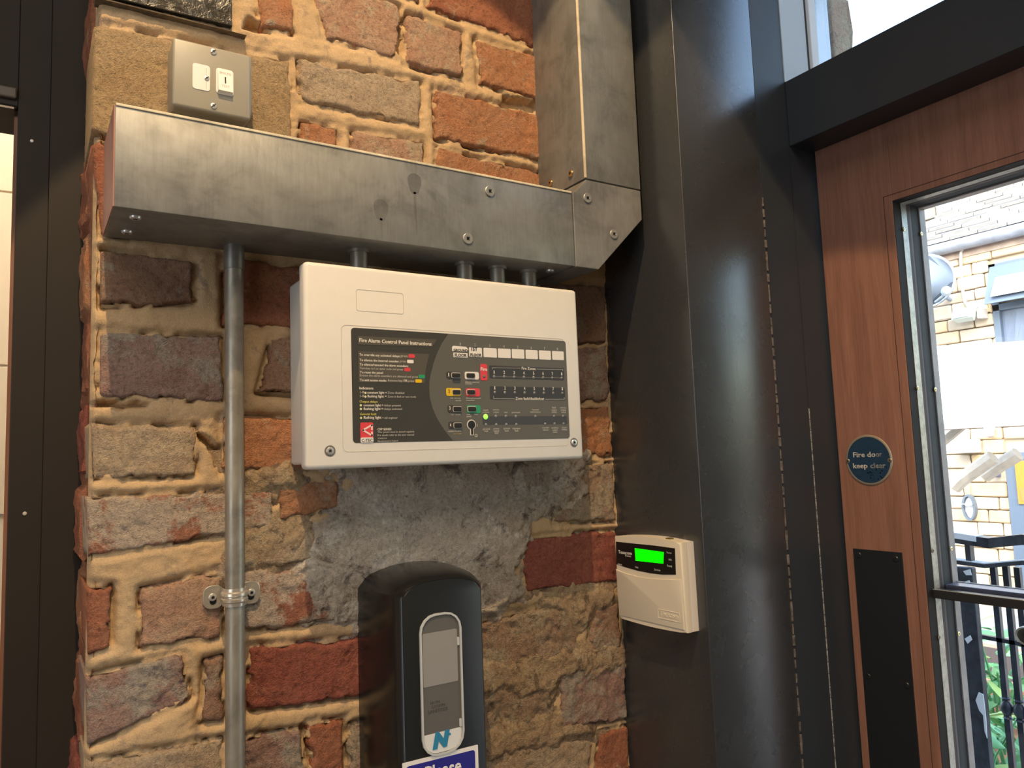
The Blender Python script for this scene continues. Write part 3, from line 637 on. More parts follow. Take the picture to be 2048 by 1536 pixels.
def FK(u, v, w):   # on the tilted rocker face
    t = (kz1 - v) / (kz1 - kz0); return Vector((u, -.0520 - .0035 * t - w, v))
MB().prism(FK, rrect(kc[0] - .0007, kc[1] - .0040, kc[0] + .0007, kc[1] + .0038, .0003), -.0002, .0003).build('keyhole', DARKM, gs)
PKI = plain('pinkish_ink', (.50, .36, .28), .5)
MB().text(FK, 'EM/LTG', (kc[0] - .0058, kc[1] + .0070), (kc[0] + .0058, kc[1] + .0070), 0, .0002).build('lettering', PKI, gs)
MB().text(FK, 'TEST', (kc[0] - .0042, kc[1] - .0090), (kc[0] + .0042, kc[1] - .0090), 0, .0002).build('lettering', PKI, gs)
for p in ((0.1687,0.4606), (0.1688,0.398)): screw('screw', gs, (p[0], -.0500, p[1]), (0, -1, 0), .0034, CHROME, .0016, cross=False)

# ---------------------------------------------------------------- fire alarm control panel
fp = thing('fire_alarm_panel', (.45, 0, .0), 'cream fire alarm control panel with dark grey instruction label and buttons', 'alarm panel')
MB().box((.2655, -.0760, .0010), (.6180, .002, .2160), .004, 3).build('back_box', CREAMD, fp, 'auto')
lid = MB(); lid.box((.2535, -.0950, -.0048), (.6268, -.0740, .2228), .0052, 4); lid.build('lid', CREAM, fp, 'auto')
F = FW(-.0950)
# raised frame line round the label, blank name plate on top
SEAM = plain('moulded_line', (.62, .55, .44), .5)
def ringline(P0, P1, r, wd, mat, nm):
    mb = MB(); ring_prism(mb, F, rrect(P0[0], P1[1], P1[0], P0[1], r), rrect(P0[0] + wd, P1[1] + wd, P1[0] - wd, P0[1] - wd, r - wd), -.0002, .00025); return mb.build(nm, mat, fp)
fr = [(0.2942,0.1511),(0.6036,-0.0004),(0.3125,0.1963),(0.3708,0.1712)]
ringline((fr[0][0], .1545), (.6025, .0130), .006, .0006, SEAM, 'label_surround')
ringline((fr[2][0], fr[2][1]), (fr[3][0], fr[3][1]), .003, .0006, SEAM, 'name_plate')
LC = [(0.3055,0.1505),(0.6034,0.1519),(0.604,0.0232),(0.3066,0.021)]
LX0, LX1, LZ0, LZ1 = LC[0][0] + .0004, LC[2][0], LC[2][1] - .0005, LC[0][1] + .0012
MB().prism(F, rrect(LX0, LZ0, LX1, LZ1, .004), 0, .0003).build('label', LBLD, fp)
arc = [(0.4286,0.1508),(0.4234,0.1449),(0.4183,0.1378),(0.4126,0.1272),(0.4078,0.116),(0.4037,0.103),(0.4015,0.0934),(0.401,0.0853),(0.4014,0.0745),(0.4043,0.0624),(0.4089,0.0516),(0.4139,0.0435),(0.4219,0.0326),(0.4306,0.0222)]
arc = [(x, min(max(z, LZ0 + .0002), LZ1 - .0002)) for x, z in arc]; arc[0] = (arc[0][0], LZ1 - .0002); arc[-1] = (arc[-1][0], LZ0 + .0002)
cr = [p for p in rrect(LX0, LZ0 + .0002, LX1 - .0002, LZ1 - .0002, .004) if p[0] > .5]
cr_top = [p for p in cr if p[1] > .08]; cr_bot = [p for p in cr if p[1] <= .08]
poly = arc + sorted(cr_bot, key=lambda p: (p[1])) + sorted(cr_top, key=lambda p: (p[1]))
MB().prism(F, poly, .0002, .00045).build('label_field', LBLM, fp)
def quad(P): return P
A1, A2 = .0003, .0006
MB().prism(F, [(0.3138,0.1426),(0.4131,0.1437),(0.4061,0.1347),(0.3136,0.1328)], A1, A2).prism(F, [(0.314,0.1253),(0.4021,0.1258),(0.3993,0.1151),(0.3963,0.1041),(0.3952,0.0913),(0.3138,0.0902)], A1, A2).build('text_box', LBLB, fp)
mb = MB(); mb.prism(F, rr2(*[(0.4842,0.1151),(0.5989,0.0989)], .0015), A1, A2).prism(F, rr2(*[(0.484,0.0891),(0.599,0.0726)], .0015), A1, A2)
mb.build('indicator_box', LBLK, fp)
MB().prism(F, rr2(*[(0.4721,0.0519),(0.6009,0.0414)], .001), A1, A2).build('indicator_band', LBLS, fp)
T0, T1 = .0005, .0008
def txt(lines, mat, bold=0.0, nm='lettering', **kw):
    mb = MB()
    for t, P in lines: mb.text(F, t, P[0], P[1], T0, T1, bold, **kw)
    return mb.build(nm, mat, fp)
txt([('Fire Alarm Control Panel Instructions', [(0.3153,0.1352),(0.4054,0.1367)])], INK, .018)
txt([('To override any activated delays:', [(0.315,0.1199),(0.3645,0.1208)]), ('To silence the internal sounder:', [(0.3151,0.1137),(0.3632,0.1148)]), ('To silence/resound the alarm sounders:', [(0.3151,0.1091),(0.3746,0.1094)]),
     ('To reset the panel', [(0.3153,0.1004),(0.3428,0.1005)]), ('To exit access mode:', [(0.3152,0.0917),(0.3469,0.0916)]), ('OR', [(0.3681,0.0922),(0.373,0.0923)]),
     ('Indicators', [(0.3143,0.0824),(0.3309,0.0824)]), ('constant light =', [(0.3236,0.0778),(0.3472,0.0778)]), ('flashing light =', [(0.3236,0.0736),(0.3466,0.0735)]),
     ('constant light =', [(0.3189,0.0635),(0.3425,0.0633)]), ('flashing light =', [(0.3188,0.0594),(0.3424,0.0592)]), ('flashing light -', [(0.3187,0.0496),(0.3422,0.0493)]),
     ('CFP SERIES', [(0.335,0.0366),(0.3518,0.036)])], INK, .012)
txt([('press', [(0.3655,0.1207),(0.3741,0.1208)]), ('press', [(0.3644,0.1147),(0.3721,0.1147)]), ('Turn key to I or enter code and press', [(0.3154,0.1051),(0.3677,0.1052)]),
     ('Ensure the alarm sounders are silenced and press', [(0.3152,0.0966),(0.3866,0.0974)]), ('Remove key', [(0.3489,0.0919),(0.367,0.092)]), ('press', [(0.3738,0.092),(0.3816,0.0919)]),
     ('1-8', [(0.315,0.0777),(0.3196,0.0778)]), ('1-8', [(0.315,0.0735),(0.3195,0.0735)]), ('Zone disabled', [(0.3483,0.0779),(0.3687,0.0779)]), ('Zone in fault or test mode', [(0.3482,0.0735),(0.3835,0.0738)]),
     ('delays present', [(0.3436,0.0633),(0.3641,0.0636)]), ('delays activated', [(0.3435,0.0593),(0.3655,0.0594)]), ('call engineer', [(0.3433,0.0493),(0.3598,0.0494)]),
     ('This system must be tested regularly', [(0.335,0.0335),(0.3802,0.0334)]), ('If in doubt refer to the user manual', [(0.3349,0.0299),(0.3797,0.0297)]),
     ('Y3304/C4.4', [(0.3348,0.0266),(0.3458,0.0264)]), ('Manufactured in England', [(0.3348,0.0235),(0.3594,0.0233)])], INKG, .004)
txt([('Output delays', [(0.3143,0.0676),(0.3357,0.0673)])], INKY, .008); txt([('General fault', [(0.3145,0.0535),(0.334,0.0534)])], INKY, .008)
mb = MB()
for P in ([(0.3214,0.0785)], [(0.3213,0.0743)], [(0.3157,0.0645)], [(0.3157,0.0604)], [(0.3157,0.0504)]): mb.prism(F, circ(P[0], .0013, 12), T0, T1)
mb.build('bullet', plain('pale_yellow_dot', (.80, .76, .42), .4), fp)
def pill(nm, P, r, mat, w1=.0009): return MB().prism(F, rr2(P[0], P[1], r), A1, w1).build(nm, mat, fp)
pill('colour_chip', [(0.3752,0.1246),(0.3832,0.1202)], .0012, RED); pill('colour_chip', [(0.3733,0.1179),(0.3815,0.1139)], .0012, WHT); pill('colour_chip', [(0.3694,0.1084),(0.3772,0.1043)], .0012, RED)
pill('colour_chip', [(0.3874,0.1008),(0.3957,0.0967)], .0012, GRN); pill('colour_chip', [(0.3832,0.0953),(0.3915,0.0913)], .0012, YEL)
# maker's emblem
lg = [(0.3146,0.0453),(0.3298,0.0281),(0.3146,0.0286),(0.3297,0.0229)]
MB().prism(F, rrect(lg[0][0], lg[3][1], lg[1][0], lg[0][1], .0018), A1, .0008).build('emblem_red', RED, fp)
MB().prism(F, rrect(lg[2][0], lg[3][1], lg[3][0], lg[2][1], .0012), .0006, .0010).build('emblem_white', WHT, fp)
pts = [(0.3281,0.0342),(0.328,0.0308),(0.3175,0.0368),(0.3282,0.0423),(0.3281,0.0375)]
mb = MB()
for a, b in zip(pts, pts[1:]):
    a, b = Vector(a), Vector(b); dd = (b - a).normalized(); nn = Vector((-dd.y, dd.x)) * .0010; dd = dd * .0008
    mb.prism(F, [tuple(a - dd + nn), tuple(b + dd + nn), tuple(b + dd - nn), tuple(a - dd - nn)], .0007, .0011)
mb.build('emblem_mark', plain('emblem_pink_white', (.88, .62, .55), .4), fp)
MB().text(F, 'C-TEC', *[(0.3157,0.0239),(0.3288,0.0237)], .0009, .0012, .01).build('emblem_letters', INKD, fp)
# zone name labels
zl = [[(0.4562,0.1364),(0.4743,0.1248)], [(0.4767,0.1367),(0.4957,0.125)], [(0.4975,0.1369),(0.5165,0.1252)], [(0.5183,0.1371),(0.5369,0.1252)], [(0.5392,0.1371),(0.5578,0.1253)], [(0.56,0.1373),(0.5786,0.1254)], [(0.5809,0.1374),(0.5996,0.1258)]]
for P in zl: pill('zone_label', P, .0012, WHT)
gl = [(0.4328,0.1359),(0.455,0.1305),(0.4343,0.129),(0.4538,0.1233)]
MB().prism(F, [(gl[0][0], gl[0][1]), (gl[0][0] + .002, gl[0][1] + .0012), (gl[1][0] - .003, gl[0][1] + .0008), (gl[1][0], gl[0][1] - .002), (gl[1][0] - .001, gl[1][1]), (gl[0][0], gl[1][1])], A1, .0010).prism(F, rr2(gl[2], gl[3], .0002), A1, .0010).build('zone_label', WHT, fp)
for w_, P in (('GROUND', [(0.4346,0.13),(0.4541,0.1309)]), ('FLOOR', [(0.436,0.1241),(0.4522,0.1245)]), ('1ST', [(0.4589,0.1322),(0.4678,0.1326)]), ('FLOOR', [(0.4577,0.1254),(0.4732,0.1257)])):
    MB().text(F, w_, *P, .0010, .0014, .012).build('lettering', INKD, fp)
mb = MB()
for i, (cx, cy) in enumerate(((1008, 246), (1138, 253), (1268, 260), (1393, 267), (1515, 272), (1635, 278), (1751, 283), (1866, 288))):
    P = [[(0.4442,0.1381)], [(0.4648,0.1381)], [(0.4859,0.1381)], [(0.5067,0.138)], [(0.5275,0.1382)], [(0.5483,0.1383)], [(0.569,0.1384)], [(0.5899,0.1386)]][i][0]
    hw = .0005 if i == 0 else .0009; mb.text(F, str(i + 1), (P[0] - hw, P[1]), (P[0] + hw, P[1]), T0, T1, 0, height=.0036)
mb.build('zone_number', INKG, fp)
pill('fire_lamp_plate', [(0.4711,0.1164),(0.481,0.0961)], .0018, RED)
MB().text(F, 'Fire', *[(0.4716,0.1079),(0.4807,0.1079)], .0008, .0012, .012).build('lettering', WHT, fp)
MB().lathe(([(0.4762,0.1011)][0][0], -.0958, [(0.4762,0.1011)][0][1]), (0, -1, 0), [(.0021, 0), (.0021, .0003), (.0012, .0010), (0, .0013)], 14).build('fire_lamp', LEDR, fp, True)
txt([('Fire Zones', [(0.5323,0.1113),(0.5536,0.1113)])], INK, .01); txt([('Zone fault/disable/test', [(0.5212,0.0727),(0.5652,0.0728)])], INK, .01)
mb = MB()
def ln(P, t=.00022):
    for a, b in zip(P, P[1:]):
        a, b = Vector(a), Vector(b); dd = (b - a).normalized(); nn = Vector((-dd.y, dd.x)) * t
        mb.prism(F, [tuple(a + nn), tuple(b + nn), tuple(b - nn), tuple(a - nn)], .0005, .0008)
ln([(0.4885,0.1103),(0.4885,0.1123),(0.5306,0.1129)]); ln([(0.5554,0.1127),(0.5971,0.1134),(0.597,0.1113)]); ln([(0.4888,0.0771),(0.4887,0.0737),(0.5204,0.0737)]); ln([(0.5669,0.0738),(0.5976,0.0741),(0.5977,0.0765)]); ln([(0.4909,0.1013),(0.5948,0.1021)], .00012)
mb.build('bracket_lines', INKG, fp)
def led(P, mat=LED, r=.0014):
    MB().lathe((P[0], -.0953, P[1]), (0, -1, 0), [(r * 1.35, 0), (r * 1.35, .0004), (r, .0005), (r * .7, .0010), (0, .0013)], 14).build('indicator_lamp', mat, fp, True)
r1 = [(0.4909,0.1013),(0.5057,0.1016),(0.5204,0.1016),(0.5353,0.1017),(0.5502,0.1018),(0.565,0.1019),(0.5798,0.1019),(0.5948,0.1021)]; r2 = [(0.4911,0.0815),(0.5059,0.0816),(0.5207,0.0817),(0.5355,0.0817),(0.5504,0.0818),(0.5653,0.0818),(0.5801,0.082),(0.5949,0.0821)]
mb = MB()
for i in range(8):
    for rr_, dz in ((r1, .0046), (r2, .0048)):
        P = rr_[i]; led(P); mb.text(F, str(i + 1), (P[0] - (.0006 if i == 0 else .0010), P[1] + dz - .0012), (P[0] + (.0006 if i == 0 else .0010), P[1] + dz - .0012), .0006, .0009, .01, height=.0042)
mb.build('zone_number', INK, fp)
for P in [(0.4914,0.0519),(0.506,0.0519),(0.5208,0.0517),(0.5506,0.0517),(0.58,0.0518),(0.5946,0.0518),(0.4767,0.0416),(0.4915,0.0414),(0.5062,0.0415),(0.521,0.0415),(0.5653,0.0418),(0.5802,0.042),(0.5948,0.042)]: led(P)
led([(0.4766,0.0514)][0], LEDG, .0024)
small = [('supply', [(0.4732,0.0587),(0.4809,0.0587)]), ('present', [(0.4721,0.0559),(0.4818,0.0559)]), ('verbose', [(0.4871,0.0591),(0.4963,0.0591)]), ('output', [(0.4877,0.0561),(0.4959,0.0561)]), ('test', [(0.5035,0.0558),(0.5085,0.0558)]), ('processor', [(0.5149,0.0558),(0.5278,0.0558)]),
         ('remote', [(0.5455,0.0592),(0.5561,0.0592)]), ('maintenance', [(0.5426,0.0563),(0.5588,0.0563)]), ('fault', [(0.5773,0.0619),(0.5834,0.0619)]), ('output', [(0.576,0.0589),(0.5847,0.0589)]), ('status', [(0.5764,0.0561),(0.5842,0.0561)]),
         ('remote', [(0.5903,0.0619),(0.5999,0.0619)]), ('output', [(0.5906,0.0589),(0.5998,0.0589)]), ('status', [(0.5915,0.0561),(0.5992,0.0561)]),
         ('general', [(0.4718,0.0353),(0.482,0.0352)]), ('fault', [(0.4741,0.0328),(0.4796,0.0327)]), ('power', [(0.4872,0.0356),(0.4957,0.0355)]), ('supply', [(0.4871,0.0329),(0.4956,0.0328)]), ('fault', [(0.4886,0.0302),(0.4942,0.0301)]),
         ('system', [(0.5017,0.0357),(0.5113,0.0356)]), ('fault', [(0.5035,0.0328),(0.5095,0.0327)]), ('repeater', [(0.515,0.0355),(0.5272,0.0354)]), ('fault', [(0.5183,0.0326),(0.524,0.0325)]),
         ('sounder', [(0.5599,0.036),(0.5713,0.0359)]), ('status', [(0.5615,0.0332),(0.5697,0.0331)]), ('auxiliary', [(0.5749,0.0358),(0.5857,0.0357)]), ('output', [(0.5758,0.033),(0.5845,0.0329)]), ('status', [(0.5764,0.0304),(0.584,0.0303)]),
         ('output', [(0.5912,0.0361),(0.5996,0.036)]), ('delays', [(0.5911,0.0333),(0.5999,0.0332)]),
         ('silence internal', [(0.4493,0.0925),(0.469,0.0926)]), ('sounder', [(0.4495,0.0906),(0.4593,0.0907)]), ('silence/resound', [(0.4498,0.0731),(0.4702,0.073)]), ('sounders', [(0.4501,0.0704),(0.4618,0.0705)]),
         ('exit', [(0.4282,0.073),(0.4324,0.073)]), ('access', [(0.434,0.073),(0.4423,0.0731)]), ('mode', [(0.4357,0.07),(0.4429,0.0701)]), ('view', [(0.4286,0.0532),(0.4327,0.0532)]), ('menu', [(0.4349,0.0531),(0.4417,0.0531)]), ('enable/disable', [(0.4238,0.0332),(0.4419,0.0332)]),
         ('reset', [(0.4501,0.0534),(0.4551,0.0534)]), ('clear', [(0.4605,0.0534),(0.4662,0.0534)]), ('panel', [(0.45,0.0509),(0.4563,0.0509)])]
txt(small, INKG, .003)
txt([('test mode', [(0.4311,0.0303),(0.4421,0.0304)])], plain('orange_ink', (.45, .33, .16), .5))
def button(P0, P1, r, surround, ring, digit=None, sr=.0022):
    pill('button_surround', P0, sr, surround, .0010)
    x0, z1 = P1[0]; x1, z0 = P1[1]
    if ring:
        mb = MB(); ring_prism(mb, F, rrect(x0 - .0006, z0 - .0006, x1 + .0006, z1 + .0006, r + .0006), rrect(x0, z0, x1, z1, r), .0008, .0013); mb.build('button_ring', INK, fp)
    MB().prism(F, rrect(x0 + .0002, z0 + .0002, x1 - .0002, z1 - .0002, r), .0006, .0030, .0006).build('button', BTN, fp)
    hw = .0005 if digit and digit[0] == '1' else .0009
    if digit: MB().text(F, digit[0], (digit[1][0][0] - hw, digit[1][0][1]), (digit[1][0][0] + hw, digit[1][0][1]), .0009, .0013, .012, height=.0045).build('lettering', digit[2], fp)
button([(0.4241,0.1055),(0.4428,0.0971)], [(0.4311,0.104),(0.4423,0.0985)], .0014, LBLD, True, ('1', [(0.4269,0.0997)], INK))
MB().prism(F, rr2(*[(0.4323,0.0975),(0.443,0.0922)], .002), A1, .0008).build('button_shade', LBLS, fp)
button([(0.4231,0.0859),(0.4431,0.0762)], [(0.4314,0.0837),(0.4422,0.0781)], .0014, YEL, True, ('2', [(0.4268,0.0797)], INKD))
button([(0.4244,0.0653),(0.4433,0.0567)], [(0.4318,0.0636),(0.4425,0.0578)], .0014, LBLD, True, ('3', [(0.4271,0.0596)], INK))
button([(0.425,0.0456),(0.4436,0.0372)], [(0.4321,0.0439),(0.4427,0.038)], .0014, LBLD, True, ('4', [(0.4274,0.0395)], INK))
button([(0.4491,0.1062),(0.4688,0.0968)], [(0.4511,0.1045),(0.4626,0.0987)], .0014, WHT, False)
button([(0.45,0.0861),(0.4695,0.076)], [(0.4513,0.084),(0.4624,0.0783)], .0014, RED, True)
button([(0.4507,0.0654),(0.4697,0.0557)], [(0.4517,0.0636),(0.4629,0.0578)], .0014, GRN, True)
kp_ = [(0.4561,0.0417),(0.4565,0.0293),(0.4623,0.0285),(0.4643,0.041)]; kc = kp_[0]; ks = kp_[1]
ko = circ(kc, .0062, 26); ki = circ(kc, .0048, 26)
ring_prism(MB(), F, ko, ki, A1, .0011).build('key_switch_ring', INK, fp)
MB().prism(F, rrect(ks[0] - .0024, ks[1] - .0004, ks[0] + .0024, kc[1] - .0050, .0004), A1, .0010).build('key_switch_stem', INK, fp)
MB().prism(F, circ(kc, .0050, 24), .0006, .0016).prism(F, rrect(ks[0] - .0013, ks[1] + .0004, ks[0] + .0013, kc[1], .0003), .0006, .0014).build('key_slot', DARKM, fp)
ring_prism(MB(), F, circ(kp_[2], .0020), circ(kp_[2], .0011), A1, .0009).build('key_mark', INKG, fp)
MB().prism(F, rrect(kp_[3][0] - .0003, kp_[3][1] - .002, kp_[3][0] + .0003, kp_[3][1] + .002, .0001), A1, .0009).build('key_mark', INKG, fp)
for p in ((0.2798,0.0147), (0.6107,0.0171)):
    MB().lathe((p[0], -.0948, p[1]), (0, -1, 0), [(.0062, 0), (.0062, .0004), (.0052, .0005), (.0050, .0003), (0, .0003)], 26).build('screw_cup', plain('cup_grey', (.30, .28, .24), .4, .5), fp, 'auto')
    screw('screw', fp, (p[0], -.0950, p[1]), (0, -1, 0), .0042, CHROME, .0016)

# ---------------------------------------------------------------- alarm keypad on the post
kd = thing('alarm_keypad', (.76, -.088, -.24), 'cream alarm keypad with a bright green display on the dark post', 'keypad')
def arch(y_, z_, x):  return Vector((x, y_, z_))
KX = .7365
def kF(u, v, w): return Vector((KX - w, -u, v))
ku0, ku1 = .0165, .1530
ktop = lambda u: -.1205 + .0035 * math.sin(math.pi * min(1, max(0, (u - ku0) / (ku1 - ku0))) ** 1.0)
N = 14
us = [ku0 + (ku1 - ku0) * i / N for i in range(N + 1)]
prof = [(u, ktop(u)) for u in us] + [(ku1 + .0008, -.2372)] + [(u, -.2372 - .0022 * math.sin(math.pi * (u - ku0) / (ku1 - ku0))) for u in us[::-1][1:-1]] + [(ku0 + .002, -.2372)]
MB().prism(lambda u, v, w: Vector((.7605 - w, -u, v)), [(u * .985 + .0015, v) for u, v in prof], 0, .0155, .0015).build('back_case', KSIDE, kd, 'auto')
MB().prism(lambda u, v, w: Vector((.7465 - w, -u, v)), prof, 0, .0105, .0032, 3).build('front_case', KCREAM, kd, 'auto')
kw = [(-0.0207,-0.128),(-0.0622,-0.1279),(-0.1032,-0.1276),(-0.1416,-0.1283),(-0.1407,-0.1629),(-0.1149,-0.1656),(-0.0902,-0.1662),(-0.0645,-0.1654),(-0.0379,-0.1631),(-0.0193,-0.1606)]
MB().prism(kF, [(-a, b) for a, b in kw], 0, .0008).build('display_window', plain('black_window', (.012, .011, .010), .25), kd)
lc = [(-0.0617,-0.1342),(-0.1202,-0.135),(-0.118,-0.1506),(-0.0624,-0.1517)]
MB().prism(kF, [(-a, b) for a, b in lc], .0006, .0012).build('display', LCD, kd, label='bright green lit display')
# flap below the window
fl = [(-0.0108,-0.168),(-0.0373,-0.1717),(-0.0691,-0.174),(-0.0996,-0.1733),(-0.1288,-0.1708),(-0.1486,-0.1679)]
top = [(-a, b) for a, b in fl]; top[0] = (ku0 + .002, top[0][1]); top[-1] = (ku1 - .003, top[-1][1])
MB().prism(kF, top + [(ku1 - .002, -.2335), (ku0 + .004, -.2335)], -.002, .0016, .0008).build('flap', KCREAM, kd, 'auto')
bd = [(-0.1034,-0.2125),(-0.1459,-0.2246)]
P0, P1 = (-bd[0][0], bd[0][1]), (-bd[1][0], bd[1][1])
ring_prism(MB(), kF, rrect(P0[0], P1[1], P1[0] - .001, P0[1], .001), rrect(P0[0] + .0005, P1[1] + .0005, P1[0] - .0015, P0[1] - .0005, .0006), .0014, .0021).build('badge_frame', KCREAM, kd)
MB().text(kF, 'Texecom', (P0[0] + .003, P1[1] + .0042), (P1[0] - .004, P1[1] + .0042), .0014, .0022, .005, height=.006).build('badge_letters', KCREAM, kd)
def kt(mb, s, a, b, bold=.0, h=None): mb.text(kF, s, (-a[0], a[1]), (-b[0], b[1]), .0007, .0010, bold, height=h)
mb = MB(); kt(mb, 'Texecom', *[(-0.025,-0.1443),(-0.0545,-0.1446)], .008, .0048); mb.build('lettering', WHT, kd)
for w_, P in (('Premier', [(-0.0402,-0.1476),(-0.0532,-0.1479)]), ('Power', [(-0.1259,-0.1362),(-0.1354,-0.1361)]), ('Info', [(-0.129,-0.1453),(-0.1347,-0.1451)]), ('Ready', [(-0.1254,-0.1539),(-0.1349,-0.1536)]),
              ('Alarm', [(-0.0226,-0.161),(-0.0315,-0.1616)]), ('Unit', [(-0.0606,-0.162),(-0.0669,-0.1617)]), ('Service', [(-0.0995,-0.1618),(-0.1113,-0.1613)])):
    mb = MB(); kt(mb, w_, *P, .008); mb.build('lettering', INKG, kd)
MB().box((.742, -.1265, -.1212), (.750, -.1175, -.1165), .001).build('hinge_clip', BRASS, kd)

# ---------------------------------------------------------------- soap dispenser and notice
sd_ = thing('soap_dispenser', (.41, 0, -.45), 'tall black soap dispenser with a long clear window below the alarm panel', 'dispenser')
def archp(x0, x1, zt, zs, zb, n=16, e=2.6):
    cx, hw = (x0 + x1) / 2, (x1 - x0) / 2; P = [(x0, zb)]
    for i in range(n + 1):
        t = -1 + 2 * i / n; P.append((cx + hw * t, zs + (zt - zs) * (1 - abs(t) ** e) ** (1 / 1.6)))
    P.append((x1, zb)); return P
secs = [(.0, .3440, .4820, -.1255, -.1500), (-.018, .3430, .4830, -.1255, -.1500), (-.065, .3460, .4740, -.1270, -.1480), (-.092, .3500, .4640, -.1300, -.1480), (-.1005, .3530, .4590, -.1330, -.1495), (-.1040, .3560, .4565, -.1350, -.1505)]
mb = MB(); rings = []
for (yy, x0, x1, zt, zs) in secs:
    rings.append([mb.bm.verts.new((x, yy, z)) for x, z in archp(x0, x1, zt, zs, -.60)])
for A, B in zip(rings, rings[1:]):
    for j in range(len(A)): k = (j + 1) % len(A); mb.bm.faces.new((A[j], A[k], B[k], B[j]))
mb.bm.faces.new(rings[0]); mb.bm.faces.new(rings[-1][::-1])
mb.build('housing', BLACKP, sd_, 'auto')
FD = FW(-.1040)
MB().prism(FD, archp(.3565, .4560, -.1356, -.1508, -.60), -.001, .0006, .0005).build('front_cover', BLACKG, sd_, 'auto')
sl = [(0.3755,-0.2304),(0.4282,-0.2397),(0.4022,-0.1717),(0.3973,-0.3256)]
SX0, SX1, SZ1, SZ0 = sl[0][0], sl[1][0], sl[2][1], sl[3][1]
ring_prism(MB(), FD, rrect(SX0, SZ0, SX1, SZ1, .020), rrect(SX0 + .0022, SZ0 + .0022, SX1 - .0022, SZ1 - .0022, .018), .0002, .0030).build('window_rim', CLEAR, sd_)
MB().prism(FD, rrect(SX0 + .0020, SZ0 + .0020, SX1 - .0020, SZ1 - .0020, .018), .0004, .0012).build('bottle', BOTTLED, sd_)
bz1, bz0 = (0.4015,-0.1921)[1], (0.3997,-0.25)[1]
MB().prism(FD, rrect(SX0 + .0035, bz0, SX1 - .0055, bz1, .0015), .0008, .0016).build('bottle_lit_patch', BOTTLE, sd_)  # lit upper part of the bottle, put into a paler grey
lb = (0.3981,-0.3011)
MB().prism(FD, [p for p in rrect(SX0 + .0028, SZ0 + .003, SX1 - .0030, lb[1] + .040, .016) if p[1] < lb[1] - .001 and p[1] < lb[1]] + [(SX1 - .0030, lb[1]), (SX0 + .0028, lb[1])], .0010, .0018).build('bottle_label', plain('label_offwhite', (.74, .72, .66), .35), sd_)
nb = [(0.3889,-0.3183),(0.4088,-0.3212)]
MB().text(FD, 'N', (nb[0][0] - .001, nb[0][1] + .0035), (nb[1][0] + .001, nb[1][1] + .0035), .0016, .0024, .085, shear=.22, height=.0150).build('label_letter', BLUEN, sd_)
MB().prism(FD, circ((nb[1][0] + .0010, nb[1][1] + .0155), .0013), .0016, .0022).build('label_mark', BLUEN, sd_)
mb = MB(); t_ = [(0.3867,-0.2691),(0.3985,-0.2704),(0.389,-0.2739),(0.4052,-0.2744),(0.3839,-0.2788),(0.4089,-0.2801)]
mb.text(FD, '5417N', t_[0], t_[1], .0011, .0014).text(FD, 'LOTION', t_[2], t_[3], .0011, .0014).text(FD, 'SANITISER', t_[4], t_[5], .0011, .0014)
mb.build('bottle_lettering', plain('faint_ink', (.06, .055, .045), .5), sd_)
for za in (SZ1 - .030, SZ0 + .034): MB().prism(FD, rrect(SX1 - .0058, za - .009, SX1 - .0030, za, .0008), .0010, .0026).build('window_latch', CLEAR, sd_)
nt_ = thing('notice_sticker', (.41, -.105, -.37), 'navy blue notice reading Please stuck across the soap dispenser', 'notice')
s0, s1 = [(0.3517,-0.3238),(0.4469,-0.3254)]; sk = (s1[1] - s0[1]) / (s1[0] - s0[0])
FS = lambda u, v, w: Vector((u, -.1048 - w, v + sk * (u - s0[0])))
MB().prism(FS, rrect(s0[0], s0[1] - .09, s1[0] - .0012, s0[1], .0008), 0, .0006).build('backing', WHT, nt_)
MB().prism(FS, rrect(s0[0] + .0045, s0[1] - .085, s1[0] - .0055, s0[1] - .0045, .003), .0004, .0009).build('blue_field', NAVY, nt_)
tb = [(0.3782,-0.3384),(0.4233,-0.3494)]
MB().text(FS, 'Please', (tb[0][0], s0[1] - .0235), (tb[1][0], s0[1] - .0235), .0008, .0013, .02, height=.0145).build('lettering', WHT, nt_)

# ---------------------------------------------------------------- the door
XD = 1.06; FDR = FX(XD)
DY0, DY1, DZ1 = -.1735, -1.26, .500
RY = -.2935   # edge of the glazed opening
door = struct(MB().box((XD, DY0, ZF + .01), (XD + .045, RY, DZ1), .0008), 'door_1', WOOD)
MB().box((XD, DY0 - .1200, .352), (XD + .045, DY1, DZ1), .0008).build('top_rail', WOOD, door)
MB().box((XD, RY - .0001, ZF + .01), (XD + .045, DY1, -1.2), .0008).build('bottom_rail', WOOD, door)
MB().box((XD, DY1 + .11, -1.2), (XD + .045, DY1, .352), .0008).build('stile', WOOD, door)
MB().box((XD - .0004, -.2800, -1.2), (XD + .001, -.2808, .362)).box((XD - .0004, -.2800, .3612), (XD + .001, DY1 + .1, .362)).build('moulding_groove', GAP, door)
DKF = plain('dark_frame_paint', (.016, .014, .013), .7, spec=.25)
def reveal(nm, xa, xb, lift, mat):
    mb = MB(); y1 = RY - lift
    mb.box((xa, RY + .0005, -1.2), (xb, y1, .352)); mb.box((xa, y1, .352 - lift), (xb, DY1 + .11 + lift, .3525)); return mb.build(nm, mat, door)
reveal('dark_rebate', 1.0605, 1.0790, .0006, DKF); reveal('pale_bead', 1.0790, 1.0925, .0012, SEAL); reveal('brown_bead', 1.0925, 1.1040, .0006, SEALB)
reveal('dark_bead', 1.1040, 1.1250, .0006, DKF); reveal('outer_bead', 1.1250, 1.1395, .0026, plain('outer_bead_paint', (.22, .17, .14), .5, var=.2))
MB().box((1.0975, RY, -1.2), (1.1005, DY1 + .11, .352)).build('pane', GLASS, door)
